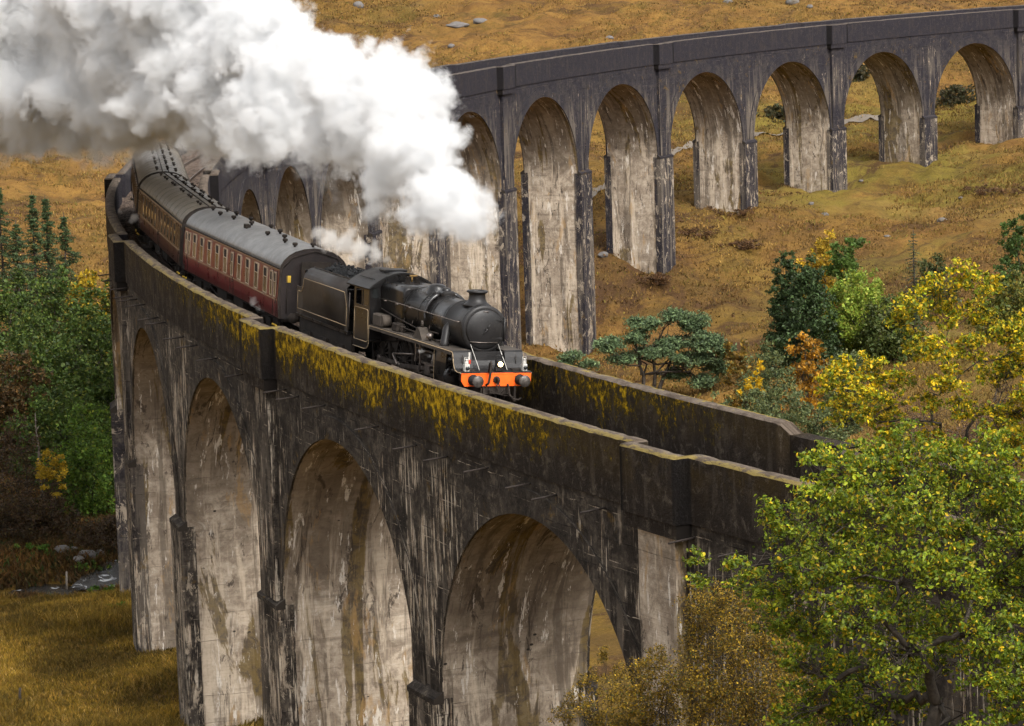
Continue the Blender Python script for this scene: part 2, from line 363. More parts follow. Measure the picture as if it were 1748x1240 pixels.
# ------------------------------------------------------------------ concrete materials
def streaks(q, U, V, fu, fv, lo, hi, off, det=5):
    return q.ss(q.noise(q.comb(q.math('MULTIPLY', U, fu), q.math('MULTIPLY', V, fv)), 1.0, det, .62, .15, off=off), lo, hi)
def courses(q, U, V, step, wid, off, lo=.5, hi=.62, wob=.03):
    vv = q.math('ADD', V, q.math('MULTIPLY', q.noise(q.comb(q.math('MULTIPLY', U, .5), V), 1.0, 3, .6, off=off+3), wob))
    fr = q.math('FRACT', q.math('DIVIDE', vv, step))
    ln = q.ss(q.math('ABSOLUTE', q.math('SUBTRACT', fr, .5)), wid, wid*.3)
    return q.math('MULTIPLY', ln, q.ss(q.noise(q.comb(q.math('MULTIPLY', U, .9), q.math('MULTIPLY', V, 1.7)), 1.0, 4, .65, off=off), lo, hi))
def concrete_face():
    q = N('stained_concrete'); uv = q.uv(); s = q.sep(uv); U, V = s[0], s[1]; dp = q.att('dp')
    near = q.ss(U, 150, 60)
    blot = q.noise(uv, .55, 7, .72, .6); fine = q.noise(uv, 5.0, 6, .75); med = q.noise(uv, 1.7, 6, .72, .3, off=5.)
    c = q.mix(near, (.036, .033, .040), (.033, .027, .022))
    c = q.mix(q.ss(blot, .44, .66, 0, .75), c, (.100, .084, .068))
    c = q.mix(q.ss(med, .52, .62, 0, .6), c, (.135, .112, .088)); c = q.mix(q.ss(med, .46, .38, 0, .7), c, (.012, .010, .009))
    c = q.mix(q.ss(fine, .40, .66, 0, .6), c, (.015, .012, .011))
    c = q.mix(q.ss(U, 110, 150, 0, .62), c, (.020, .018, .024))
    lower = q.ss(V, -2.5, -7.0)
    g = q.math('MULTIPLY', streaks(q, U, V, 1.5, .11, .48, .60, 2.2), q.math('MULTIPLY', lower, .65))
    c = q.mix(g, c, (.15, .125, .10))
    pier = q.ss(dp, 5.4, 1.4); butt = q.ss(dp, 0.0, -1.0)
    m1 = q.math('ADD', q.math('ADD', q.math('MULTIPLY', pier, .070), q.math('MULTIPLY', near, .052)), q.math('MULTIPLY', butt, .015))
    top = q.ss(V, -1.9, -3.6)
    gate = q.ss(q.noise(q.comb(q.math('MULTIPLY', U, .8), q.math('MULTIPLY', V, .5)), 1.0, 4, .6, off=8.), .44, .56)
    w1 = q.ss(q.math('ADD', q.noise(q.comb(q.math('MULTIPLY', U, 4.2), q.math('MULTIPLY', V, .24)), 1.0, 7, .72, .25, off=1.1), m1), .655, .70)
    w1 = q.math('MULTIPLY', q.math('MULTIPLY', w1, top), gate)
    c = q.mix(q.math('MULTIPLY', w1, .85), c, q.mix(q.ss(med, .42, .60), (.22, .165, .12), (.52, .42, .31)))
    w2 = q.ss(q.math('ADD', q.noise(q.comb(q.math('MULTIPLY', U, 8.0), q.math('MULTIPLY', V, .38)), 1.0, 5, .68, .2, off=14.), m1), .665, .705)
    c = q.mix(q.math('MULTIPLY', q.math('MULTIPLY', q.math('MULTIPLY', w2, gate), top), q.math('ADD', q.math('MULTIPLY', near, .75), .1)), c, (.56, .48, .38))
    w3 = q.ss(q.math('ADD', q.noise(q.comb(q.math('MULTIPLY', U, 1.6), q.math('MULTIPLY', V, .8)), 1.0, 8, .78, .8, off=24.), q.math('MULTIPLY', butt, .08)), .635, .665)
    c = q.mix(q.math('MULTIPLY', w3, q.math('MULTIPLY', top, .7)), c, (.40, .33, .25))
    for st, wd, of, amt, lo in ((.62, .022, 6., .35, .50), (1.55, .014, 27., .75, .47)):
        l1 = courses(q, U, V, st, wd, of, lo, lo+.07, .22)
        brk = q.ss(q.noise(q.comb(q.math('MULTIPLY', U, 1.2), V), 1.0, 6, .8, off=of+1), .44, .60)
        c = q.mix(q.math('MULTIPLY', q.math('MULTIPLY', l1, brk), q.math('MULTIPLY', q.math('ADD', near, .25), amt)), c, (.44, .37, .29))
    l2 = courses(q, U, V, .93, .022, 17.0, .48, .58, .12)
    c = q.mix(q.math('MULTIPLY', l2, .6), c, (.014, .011, .010))
    c = q.mix(q.ss(q.noise(uv, .8, 6, .75, .4, off=40.), .60, .68, 0, .55), c, (.14, .085, .02))
    h = q.math('ADD', q.math('MULTIPLY', fine, .6), q.math('ADD', q.math('MULTIPLY', blot, .8), q.math('MULTIPLY', l2, -.5)))
    return q.pbr(c, .93, nrm=q.bump(h, 1.0, .07), spec=.15)
def concrete_soffit():
    q = N('board_marked_concrete'); uv = q.uv(); s = q.sep(uv); U, V = s[0], s[1]   # U across + bay offset, V height
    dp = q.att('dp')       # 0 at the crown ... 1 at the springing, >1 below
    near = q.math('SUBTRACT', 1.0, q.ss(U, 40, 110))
    bl = q.noise(uv, .42, 7, .72, .8); fine = q.noise(uv, 4.5, 6, .75); med = q.noise(uv, 1.5, 7, .75, .6, off=15.)
    band = q.noise(q.comb(q.math('MULTIPLY', U, .18), q.math('MULTIPLY', V, 2.2)), 1.0, 5, .65, off=3.)
    c = q.mix(q.ss(bl, .36, .64), (.30, .24, .18), (.54, .45, .35))
    c = q.mix(q.ss(med, .46, .60, 0, .65), c, (.20, .155, .115)); c = q.mix(q.ss(med, .44, .36, 0, .5), c, (.62, .55, .46))
    c = q.mix(q.ss(band, .52, .70, 0, .6), c, (.17, .135, .10))
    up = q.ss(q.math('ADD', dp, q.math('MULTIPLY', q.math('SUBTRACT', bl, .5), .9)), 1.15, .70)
    c = q.mix(q.math('MULTIPLY', up, .62), c, (.105, .080, .058))  # browner towards the crown: weathering plus some of the vault's shade painted in
    wh2 = q.ss(q.noise(q.comb(q.math('MULTIPLY', U, 1.2), q.math('MULTIPLY', V, .10)), 1.0, 6, .68, .3, off=61.), .53, .60)
    c = q.mix(q.math('MULTIPLY', wh2, q.ss(dp, .5, 1.1, .15, .6)), c, (.66, .55, .42))
    d1 = q.ss(q.noise(q.comb(q.math('MULTIPLY', U, .95), q.math('MULTIPLY', V, .09)), 1.0, 7, .72, .4, off=11.), .52, .60)
    c = q.mix(q.math('MULTIPLY', d1, .72), c, (.10, .078, .058))
    gr = q.ss(q.noise(q.comb(q.math('MULTIPLY', U, .45), q.math('MULTIPLY', V, .075)), 1.0, 7, .68, .7, off=23.), .545, .58)
    c = q.mix(q.math('MULTIPLY', gr, .78), c, q.mix(q.ss(med, .45, .6), (.13, .085, .018), (.05, .036, .022)))
    d2 = q.ss(q.noise(q.comb(q.math('MULTIPLY', U, 1.3), q.math('MULTIPLY', V, .30)), 1.0, 8, .78, .8, off=52.), .575, .605)
    c = q.mix(q.math('MULTIPLY', d2, .8), c, (.05, .038, .030))
    och = q.ss(q.noise(q.comb(q.math('MULTIPLY', U, .9), q.math('MULTIPLY', V, .25)), 1.0, 6, .7, .4, off=72.), .585, .65)
    c = q.mix(q.math('MULTIPLY', och, .5), c, (.40, .24, .09))
    wh = q.ss(q.noise(q.comb(q.math('MULTIPLY', U, 3.0), q.math('MULTIPLY', V, .50)), 1.0, 7, .72, .3, off=31.), .595, .625)
    c = q.mix(q.math('MULTIPLY', wh, .85), c, (.72, .66, .58))
    l1 = courses(q, U, V, .155, .16, 2.0, .35, .6, .02)
    c = q.mix(q.math('MULTIPLY', l1, .11), c, (.12, .092, .066))
    l2 = courses(q, U, V, 1.25, .010, 7.0, .47, .58, .16)
    c = q.mix(q.math('MULTIPLY', l2, .7), c, (.07, .055, .042))
    pk = q.ss(q.voro(q.mul(uv, (1, 1.6, 1)), .9)[0], .08, .05)
    c = q.mix(q.math('MULTIPLY', pk, q.ss(bl, .5, .56)), c, (.03, .025, .02))
    c = q.mix(q.ss(fine, .52, .72, 0, .35), c, (.10, .08, .06))
    h = q.math('ADD', q.math('MULTIPLY', fine, .5), q.math('ADD', q.math('MULTIPLY', l1, -.05), q.math('MULTIPLY', l2, -.5)))
    return q.pbr(c, .9, nrm=q.bump(h, 1.0, .05), spec=.2)
def concrete_parapet():
    q = N('mossy_concrete'); uv = q.uv(); s = q.sep(uv); U, V = s[0], s[1]; inn = q.att('dp')   # 1 on the outer parapet's outside, 0 elsewhere
    blot = q.noise(uv, .9, 6, .7, .5); fine = q.noise(uv, 7.0, 5, .72)
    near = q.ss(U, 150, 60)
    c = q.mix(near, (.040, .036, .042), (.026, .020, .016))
    c = q.mix(q.ss(blot, .50, .66, 0, .7), c, (.075, .060, .046)); c = q.mix(q.ss(q.noise(uv, 2.4, 8, .8, .6, off=71.), .54, .60, 0, .6), c, (.13, .108, .085))
    v2 = q.noise(q.comb(q.math('MULTIPLY', U, 2.6), q.math('MULTIPLY', V, .35)), 1.0, 5, .68, .1, off=7.)
    c = q.mix(q.ss(v2, .52, .66, 0, .45), c, (.12, .10, .078))
    c = q.mix(q.ss(fine, .4, .7, 0, .5), c, (.016, .013, .011))
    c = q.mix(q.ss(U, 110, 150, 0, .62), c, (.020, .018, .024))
    wet = q.ss(inn, -1.0, -3.0)
    inn = q.math('MAXIMUM', inn, 0.0)
    # olive film
    film = q.math('MULTIPLY', q.ss(q.noise(uv, .5, 6, .7, .4, off=12.), .38, .60), q.ss(V, -1.9, -.2))
    c = q.mix(q.math('MULTIPLY', film, q.math('MULTIPLY', near, .42)), c, (.070, .044, .009))
    # bright yellow crusty moss
    win = q.math('MULTIPLY', q.ss(U, 1.0, 12.0), q.ss(U, 66, 30))
    lw = q.noise(q.comb(q.math('MULTIPLY', U, .28), 0.0), 1.0, 4, .65, off=3.)
    m1 = q.noise(q.comb(q.math('MULTIPLY', U, 2.2), q.math('MULTIPLY', V, 1.6)), 1.0, 9, .80, .8, off=19.)
    m2 = q.noise(q.comb(q.math('MULTIPLY', U, 5.5), q.math('MULTIPLY', V, 3.2)), 1.0, 6, .78, .6, off=29.)
    m = q.math('ADD', q.math('MULTIPLY', m1, .6), q.math('MULTIPLY', m2, .4))
    dep = q.math('ADD', q.math('MULTIPLY', V, .62), q.math('ADD', .74, q.math('MULTIPLY', q.math('SUBTRACT', lw, .5), 2.2)))   # >0 near the top
    m = q.math('ADD', m, q.math('MULTIPLY', q.math('MINIMUM', dep, .35), .185))
    m = q.math('ADD', m, q.math('MULTIPLY', q.math('SUBTRACT', win, 1.0), .15))
    m = q.math('ADD', m, q.math('MULTIPLY', q.math('SUBTRACT', inn, 1.0), .10))
    m = q.math('SUBTRACT', m, q.math('MULTIPLY', q.math('SUBTRACT', 1.0, near), .2))
    mm = q.ss(m, .515, .565)
    c = q.mix(q.math('MULTIPLY', q.ss(m, .46, .53), .8), c, (.085, .062, .010))
    my = q.mix(q.ss(q.noise(uv, 3.0, 7, .8, off=2.), .42, .60), (.16, .10, .009), (.64, .40, .012))
    c = q.mix(q.math('MULTIPLY', mm, .95), c, my)
    c = q.mix(q.math('MULTIPLY', wet, .85), c, (.008, .007, .007))
    h = q.math('ADD', q.math('MULTIPLY', fine, .8), q.math('ADD', q.math('MULTIPLY', blot, .9), q.math('MULTIPLY', mm, .9)))
    return q.pbr(c, .95, nrm=q.bump(h, 1.0, .10), spec=.12)
def concrete_cap():
    q = N('weathered_coping'); uv = q.uv(); s = q.sep(uv); U, V = s[0], s[1]; dp = q.att('dp')
    b = q.noise(uv, 1.2, 6, .7, .4); f = q.noise(uv, 9.0, 5, .75)
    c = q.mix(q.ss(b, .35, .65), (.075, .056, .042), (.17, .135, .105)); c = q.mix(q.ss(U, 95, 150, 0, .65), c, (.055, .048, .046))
    c = q.mix(q.ss(f, .45, .75, 0, .6), c, (.045, .034, .025))
    e = q.math('MULTIPLY', q.ss(q.math('ADD', q.math('MULTIPLY', V, .30), q.math('MULTIPLY', b, 1.0)), .66, .76), q.ss(U, 95, 40))
    c = q.mix(q.math('MULTIPLY', e, q.math('ADD', q.math('MULTIPLY', dp, .55), .30)), c, (.26, .19, .018))
    cr = q.ss(q.voro(q.mul(uv, (.7, 1.3, 1)), 1.0, 'DISTANCE_TO_EDGE')[0], .02, .0)
    c = q.mix(q.math('MULTIPLY', cr, .6), c, (.03, .024, .018))
    return q.pbr(c, .92, nrm=q.bump(q.math('ADD', f, b), .8, .05), spec=.15)
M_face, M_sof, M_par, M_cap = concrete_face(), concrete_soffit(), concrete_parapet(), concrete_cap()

# ------------------------------------------------------------------ viaduct
via = empty('railway_viaduct', vpt(sk(0), 0, 0)[:2]+(terz(*vpt(sk(0), 0, 0)[:2]),), 'long curved concrete viaduct of many tall arches, stained dark with pale streaks and yellow moss', 'viaduct')
VM = via.location.copy()
def vmesh(name, v, f, mats, par=None, **kw):
    """mesh in viaduct-root space"""
    par = par or via
    v = np.asarray(v, float).reshape(-1, 3)-np.array(VM)
    return mesh(name, v, f, mats, par, **kw)
def grid(s, off, z, U, V, dpv, flip=False):
    """s,off,z arrays (a,b) -> verts, faces, loop uv, dp"""
    s, off, z, U, V, dpv = np.broadcast_arrays(s, off, z, U, V, dpv)
    a, b = s.shape; v = vpts(s, off, z).reshape(-1, 3)
    i = np.arange(a-1)[:, None]*b; j = np.arange(b-1)[None]
    f = np.stack([i+j, i+b+j, i+b+j+1, i+j+1], -1).reshape(-1, 4)
    if flip: f = f[:, ::-1]
    uv = np.stack([U.ravel()[f], V.ravel()[f]], -1)
    return v, f, uv, dpv.ravel()
class VG:
    def __init__(s): s.v = []; s.f = []; s.u = []; s.d = []; s.m = []; s.n = 0
    def add(s, g, mi=0):
        v, f, uv, d = g; s.v.append(v); s.f.append(f+s.n); s.u.append(uv.reshape(-1, 2)); s.d.append(d); s.m.append(np.full(len(f), mi)); s.n += len(v)
    def build(s, name, mats, par=None, smooth=False):
        return vmesh(name, np.concatenate(s.v), np.concatenate(s.f), mats, par, mi=np.concatenate(s.m), uv=np.concatenate(s.u), smooth=smooth,
                     attr={'dp': ('FLOAT', 'POINT', np.concatenate(s.d))})
def lin(a, b, n): return np.linspace(a, b, n)
SPR = -D1-SP/2
def vbox(g, s0, s1, o0, o1, z0, z1, mi=0, ns=2, side_mi=None, top_mi=None, dp=0.0, bottom=False):
    """closed block in viaduct coordinates"""
    S = lin(s0, s1, ns)[:, None]; Z = np.array([[z0, z1]]); O = np.array([[o0, o1]])
    g.add(grid(S, o1, Z, S, Z, dp), mi); g.add(grid(S, o0, Z, S+7, Z, dp, True), mi)
    sm = mi if side_mi is None else side_mi
    Oc = lin(o0, o1, 2)[:, None]
    g.add(grid(s0, Oc, Z, Oc+s0*1.3, Z, 1.3 if side_mi is not None else dp), sm); g.add(grid(s1, Oc, Z, Oc+s1*1.3, Z, 1.3 if side_mi is not None else dp, True), sm)
    g.add(grid(S, O, z1, S, O-o0, dp), mi if top_mi is None else top_mi)
    if bottom: g.add(grid(S, O, z0, S, O, dp, True), mi)
SIDES = ((1, 'outer'), (-1, 'inner'))
for k in range(KMIN, KMAX):
    s0, s1 = sk(k), sk(k+1); a0 = s0+pw(k)/2; a1 = s1-pw(k+1)/2; sc = (a0+a1)/2; r = (a1-a0)/2
    al = lin(0, pi, 41); S = sc-r*np.cos(al); Zi = SPR+SP/2*np.sin(al)*1.0
    g = VG()
    Sx = np.concatenate([[s0], S, [s1]]); Zx = np.concatenate([[SPR], Zi, [SPR]])
    t = lin(0, 1, 9)[None]
    for sd, _ in SIDES:
        Z = Zx[:, None]*(1-t)+STR*t
        dpp = np.minimum(np.abs(Sx-s0), np.abs(Sx-s1))[:, None]
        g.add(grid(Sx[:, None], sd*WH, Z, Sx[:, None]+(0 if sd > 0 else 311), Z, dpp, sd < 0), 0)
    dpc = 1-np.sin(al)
    O = lin(-WH, WH, 6)[None]
    arc = np.where(al < pi/2, -D1-r*(pi/2-al)*1.0, -D1-r*(al-pi/2))   # unrolled depth
    # far wall and near wall of the barrel carry different stains
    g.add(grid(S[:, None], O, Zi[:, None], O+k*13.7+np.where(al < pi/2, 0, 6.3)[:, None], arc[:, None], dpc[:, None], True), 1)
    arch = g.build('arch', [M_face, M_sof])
    for sd, _ in SIDES:
        g = VG(); r2 = r+.88
        Q = lin(0, pi, 49)[:, None]
        # ring follows the intrados, 9 cm proud
        def rs(rr): return sc-rr*np.cos(Q), SPR+(SP/2+(rr-r))*np.sin(Q)
        si, zi = rs(r+.0); so, zo = rs(r2)
        # keep the ring clear of the pier centre line
        so = np.clip(so, s0+.06, s1-.06)
        Sg = np.concatenate([si, so], 1); Zg = np.concatenate([zi, zo], 1)
        dpp = np.minimum(np.abs(Sg-s0), np.abs(Sg-s1))
        o1 = sd*(WH+.09)
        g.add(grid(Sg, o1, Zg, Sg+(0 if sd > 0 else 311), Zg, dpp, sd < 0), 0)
        g.add(grid(np.concatenate([si, si], 1), np.array([[sd*(WH-.02), o1]]), np.concatenate([zi, zi], 1), Sg, Zg-.3, dpp), 1)
        g.add(grid(np.concatenate([so, so], 1), np.array([[sd*(WH-.02), o1]]), np.concatenate([zo, zo], 1), Sg, Zg, dpp), 0)
        g.build('arch_ring', [M_face, M_pale_edge if False else M_face], arch)
for k in range(KMIN, KMAX+1):
    s = sk(k); w = pw(k)/2; P = vpt(s, 0, 0)
    zg = min(terz(*vpt(s, o, 0)[:2]) for o in (-WH, 0, WH))-GR*s-2.0
    zg = min(zg, SPR-1)
    g = VG()
    nseg = 8
    S = np.array([[s-w], [s-w]]); Z = lin(zg, SPR, nseg)[None]
    for e in (-1, 1):
        O = lin(-WH, WH, 6)[:, None]
        se = s+e*w
        sof = k*13.7+(0 if e > 0 else -13.7+6.3)
        depth = -D1-SP/2*pi/2+(Z-SPR)
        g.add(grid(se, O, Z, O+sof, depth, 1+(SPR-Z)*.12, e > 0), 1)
    for sd in (-1, 1):
        Sg = lin(s-w, s+w, 3)[:, None]
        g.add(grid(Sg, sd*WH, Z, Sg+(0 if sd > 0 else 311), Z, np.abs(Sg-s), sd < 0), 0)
    pier = g.build('pier', [M_face, M_sof])
    for sd in (-1, 1):
        g = VG(); b = .36; ww = w+.07
        o = sorted((sd*(WH-.35), sd*(WH+b)))
        vbox(g, s-ww, s+ww, o[0], o[1], zg, SPR-.05, 0, 3, None, 0, -1.0)
        # sloping weathered top
        g.add(grid(np.array([[s-ww-.03], [s+ww+.03]]), np.array([[sd*(WH-.0), sd*(WH+b+.03)]]), np.array([[SPR+.22, SPR-.02]]), np.array([[s-ww], [s+ww]]), np.array([[0., .5]]), -.5, sd < 0), 0)
        g.add(grid(np.array([[s-ww-.03], [s+ww+.03]]), sd*(WH+b+.03), np.array([[SPR-.20, SPR-.02]]), np.array([[s-ww], [s+ww]]), np.array([[0., .5]]), -.5, sd < 0), 0)
        for e in (-1, 1):
            g.add(grid(s+e*(ww+.03), np.array([[sd*(WH-.0)], [sd*(WH+b+.03)]]), np.array([[SPR-.20, SPR+.22], [SPR-.20, SPR-.02]]), 0, 0, -.5), 0)
        g.build('buttress', [M_face], pier)
        if k % 2 == 0:
            g = VG(); o = sorted((sd*(WH-.1), sd*(WH+.30)))
            hw = w-.22
            vbox(g, s-hw, s+hw, o[0], o[1], SPR+.1, STR-.55, 1 if k == 0 else 0, 2, None, None, 1.05 if k == 0 else 0.2)
            g.build('pilaster', [M_face, M_sof], pier)
            g = VG(); o = sorted((sd*(WH-.1), sd*(WH+.52))); bw = 1.55
            vbox(g, s-bw, s+bw, o[0], o[1], STR-.55, -.42, 0, 3, None, None, 0.0, True)
            for e in (-1, 1): g.add(grid(s+e*(bw+.004), np.array([[o[0]], [o[1]+.002]]), np.array([[STR-.55, -.42]]), 0, 0, -4.0, e > 0), 0)
            g.build('corbel_block', [M_par], pier)
# parapets with refuges at every second pier
SA, SB = sk(KMIN)-40, sk(KMAX)+9
def pjog(s):
    k2 = round(s/PAIR)*PAIR
    return abs(s-k2) < 1.6
def prow(sd):
    brk = [SA, SB]
    for i in range(-2, 14):
        for e in (-1.6, 1.6):
            x = i*PAIR+e
            if SA < x < SB: brk += [x-1e-3, x+1e-3]
    brk = sorted(brk); S = []
    for a, b in zip(brk[:-1], brk[1:]):
        n = max(2, int((b-a)/.35)+1); S += list(np.linspace(a, b, n)) if b-a > .01 else []
    return np.array(S)
rg = np.random.default_rng(3)
for sd in (1, -1):
    S = prow(sd); J = np.array([pjog(x) for x in S])*.5
    top = fbm(S*.7, 3.0+sd, 0, 3, 4)*.035-.02+(vnoise(S*2.3, 5.0+sd, 0, 9) > .82)*-.03
    if sd < 0: top = top-.48*(S < 1.6)+.30*(S < -6.5)-.0
    edge = fbm(S*1.9, 9.0+sd, 0, 3, 14)*.05
    oo = sd*(WH+.08+J); oi = sd*(WH-.42+J)
    g = VG(); dpv = 1.0 if sd > 0 else 0.0
    tr_ = np.array([any(abs(abs(x-round(x/PAIR)*PAIR)-1.6) < .01 for _ in (0,)) for x in S]); DP = np.where(tr_, -4.0, dpv)[:, None]
    Zt = np.stack([np.full(len(S), STR-.10), np.full(len(S), STR*.5), top-edge*.5-.06], 1)
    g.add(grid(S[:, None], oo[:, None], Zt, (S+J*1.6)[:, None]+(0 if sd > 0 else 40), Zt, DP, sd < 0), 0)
    # small drip ledge under the parapet
    g.add(grid(S[:, None], np.stack([oo, sd*np.full(len(S), WH-.02)], 1), STR-.10, S[:, None], 0.0, 0.0), 0)
    Zi = np.stack([top-.06, np.full(len(S), -1.0), np.full(len(S), -1.9)], 1)
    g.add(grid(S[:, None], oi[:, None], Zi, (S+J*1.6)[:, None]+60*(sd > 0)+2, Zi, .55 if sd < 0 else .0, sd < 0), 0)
    # coping, slightly crowned with chipped arrises
    A = np.stack([oo, oo-sd*.06, (oo+oi)/2, oi+sd*.06, oi], 1)
    H = np.stack([top-edge*.5-.06, top-edge*.2, top+.02, top, top-.06], 1)
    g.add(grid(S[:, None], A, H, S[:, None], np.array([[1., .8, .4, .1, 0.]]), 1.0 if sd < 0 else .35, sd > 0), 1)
    for e in (0, -1):
        g.add(grid(S[e], np.array([[oo[e]], [oi[e]]]), np.array([[STR-.1, top[e]-.06]]), 0, 0, 0), 0)
    p_ = g.build('parapet', [M_par, M_cap])
# spandrel walls beyond the last arches (abutments)
for s0, s1 in ((SA, sk(KMIN)-pw(KMIN)/2), (sk(KMAX)+pw(KMAX)/2, SB)):
    g = VG(); vbox(g, s0, s1, -WH, WH, -16, STR-.02, 0, 6, None, None, 3.0); g.build('abutment', [M_face])
# steel pins sticking out under the parapet
M_pin = plain('rusty_steel', (.03, .022, .018), .8)
pins = []
s = -4.0
i = 0
while s < 78:
    off = rg.uniform(-.5, .5)
    if not pjog(s+off):
        m = MB(); z = -2.35+rg.uniform(-.12, .12)
        a = Vector(vpt(s+off, WH-.05, z))-VM; b = Vector(vpt(s+off-.1, WH+.95, z-.04))-VM
        m.tube([a, b], .035, 6); m.build('steel_pin', M_pin, via)
    s += rg.choice([2.2, 3.0, 4.4, 5.5]); i += 1

# ------------------------------------------------------------------ ballast, track
CANT = radians(4.6); RAIL = -1.35
q = N('ballast_stone'); P = q.pos(); v = q.voro(P, 9.0); vo = q.noise(P, 1.1, 4, .6)
c = q.mix(q.ss(q.sep(v[1])[0], 0, 1), (.045, .034, .028), (.19, .14, .11)); c = q.mix(q.ss(vo, .45, .6, 0, .5), c, (.05, .034, .024))
M_bal = q.pbr(c, .95, nrm=q.bump(v[0], 1.0, .08), spec=.1)
S = np.arange(SA, SB, .22); O = np.linspace(-WH+.0, WH+.0, 30)
SS, OO = np.meshgrid(S, O, indexing='ij')
Zb = RAIL-.16+OO*math.tan(CANT)*.75-.10*sstep(1.3, 2.2, np.abs(OO))+(fbm(SS*4, OO*4, 0, 3, 21)-.5)*.13
Zb += (.72*sstep(.9, 1.9, OO)*sstep(13, 5, SS)+.30*sstep(14, 6, SS)*sstep(-.9, .9, OO))*(.9+.2*fbm(SS*.8, OO*.8, 0, 3, 44))
Zb += -.25*sstep(1.6, 2.2, -OO)
gg = grid(SS, OO, Zb, SS, OO, 0.0)
bal = mesh('ballast', gg[0], gg[1], M_bal, smooth=True); bal['kind'] = 'stuff'; bal['label'] = 'crushed stone ballast filling the viaduct deck between its parapets'; bal['category'] = 'ballast'
trk = empty('railway_track', vpt(0, 0, RAIL), 'single railway track laid on ballast between the viaduct parapets', 'track')
TL = np.array(trk.location)
M_rail = plain('rail_steel', (.11, .075, .055), .45, .7); M_sleep = plain('sleeper_wood', (.06, .048, .04), .9)
def rail(off):
    S = np.arange(SA, SB, 1.0); pr = [(-.035, 0), (.035, 0), (.035, -.04), (.012, -.05), (.012, -.12), (.07, -.14), (-.07, -.14), (-.012, -.12), (-.012, -.05), (-.035, -.04)]
    v = [];
    for s_ in S:
        for (a, b) in pr: v.append(np.array(vpt(s_, off+a, RAIL+off*math.tan(CANT)+b))-TL)
    n = len(pr); f = np.array([[i*n+j, i*n+(j+1) % n, (i+1)*n+(j+1) % n, (i+1)*n+j] for i in range(len(S)-1) for j in range(n)])
    mesh('rail', v, f, M_rail, trk)
rail(.753); rail(-.753)
m = MB()
for s_ in np.arange(-39, 110, .72):
    a = PHI0-s_/R0
    Mx = Matrix.Translation(Vector(vpt(s_, 0, RAIL-.14))-Vector(TL))@Matrix.Rotation(a, 4, 'Z')@Matrix.Rotation(-CANT, 4, 'Y')
    m.box(-1.3, 1.3, -.12, .12, -.13, .0, M=Mx)
o = m.build('sleeper', M_sleep, trk); o['kind'] = 'stuff'

# ------------------------------------------------------------------ train
M_blk = plain('black_paint', (.010, .009, .009), .30, 0, .4, .5, 1.6)
M_blkm = plain('sooty_black', (.014, .013, .013), .46, 0, .3, .35, 1.8)
M_dust = plain('dusty_footplate', (.065, .053, .043), .75, 0, .4, .25, 2.2)
M_steel = plain('oily_steel', (.20, .17, .15), .38, .85, .4, .5, 6)
M_grime = plain('frame_grime', (.028, .022, .018), .8, 0, .5, .2, 3)
M_line = plain('cream_lining', (.34, .25, .15), .6, 0, .1)
M_orange = plain('orange_red_paint', (.92, .125, .008), .5, 0, .12, .4, 4)
M_white = plain('white_paint', (.48, .46, .42), .5, 0, .1)
M_brass = plain('brass', (.45, .28, .10), .4, .8)
M_glassd = plain('dark_glass', (.02, .022, .022), .08, 0, .2, .6)
M_coal = plain('coal', (.012, .012, .012), .55, 0, .6, .3, 9)
M_red = plain('signal_red', (.5, .04, .015), .5)
M_yel = plain('yellow_paint', (.75, .48, .05), .5)
q = N('lamp_light'); e = q.n('ShaderNodeEmission'); e.inputs[0].default_value = (1, .72, .36, 1); e.inputs[1].default_value = 9.0; q.t.links.new(e.outputs[0], q.out.inputs[0]); M_lamp = q.m

def vehicle(name, s, label, cat, group=None):
    o = empty(name, (0, 0, 0), label, cat, group); ph = PHI0-s/R0
    M = Matrix.Translation(vpt(s, 0, RAIL))@Matrix.Rotation(ph+pi/2, 4, 'Z')@Matrix.Rotation(-math.atan(-GR), 4, 'Y')@Matrix.Rotation(-CANT, 4, 'X')
    o.matrix_world = M; return o
def wheel(par, x, r, n, solid=False, shift=0.0, mat=None, both=True):
    for sd in ((-1, 1) if both else (-1,)):
        y = sd*.70; m = MB(); d = sd
        m.lathe([(r-.09, -.06), (r, -.06), (r+.03, .055), (r, .065), (r-.09, .065), (r-.09, -.06)], 'y', 36, (x+shift, y, r), 0, caps=(False, False))
        if solid: m.lathe([(r-.08, -.02), (.12, .03), (.12, .09), (0.001, .09)], 'y', 24, (x+shift, y, r), 0, caps=(False, False)); m.lathe([(r-.08, -.03), (.001, -.03)], 'y', 24, (x+shift, y, r), 0, caps=(False, False))
        else:
            m.lathe([(.16, -.07), (.16, .11), (.001, .11)], 'y', 16, (x+shift, y, r), 0, caps=(True, False))
            for i in range(n):
                a = 2*pi*i/n+.1; c, s_ = cos(a), sin(a)
                m.tube([(x+shift+.1*c, y+.02, r+.1*s_), (x+shift+(r-.06)*c, y, r+(r-.06)*s_)], [.045, .03], 6)
        m.build('wheel', mat or M_grime, par)
# ---- locomotive: x = 0 at the buffer beam, running backwards
S_L = 17.4; LX = 5.6
loc = vehicle('steam_locomotive', S_L+LX, 'black steam locomotive with orange buffer beam hauling the train over the viaduct', 'locomotive')
def L(mb, name, mats, par=None):
    o = mb.build(name, mats, par or loc)
    if par is None: o.location = (LX, 0, 0)
    return o
# frames
m = MB(); m.box(-11.1, -.05, -.55, .55, .55, 1.32); m.box(-1.0, -.05, -1.0, 1.0, .95, 1.25); m.box(-9.3, -6.6, -.62, .62, .9, 1.9); L(m, 'frame', M_grime)
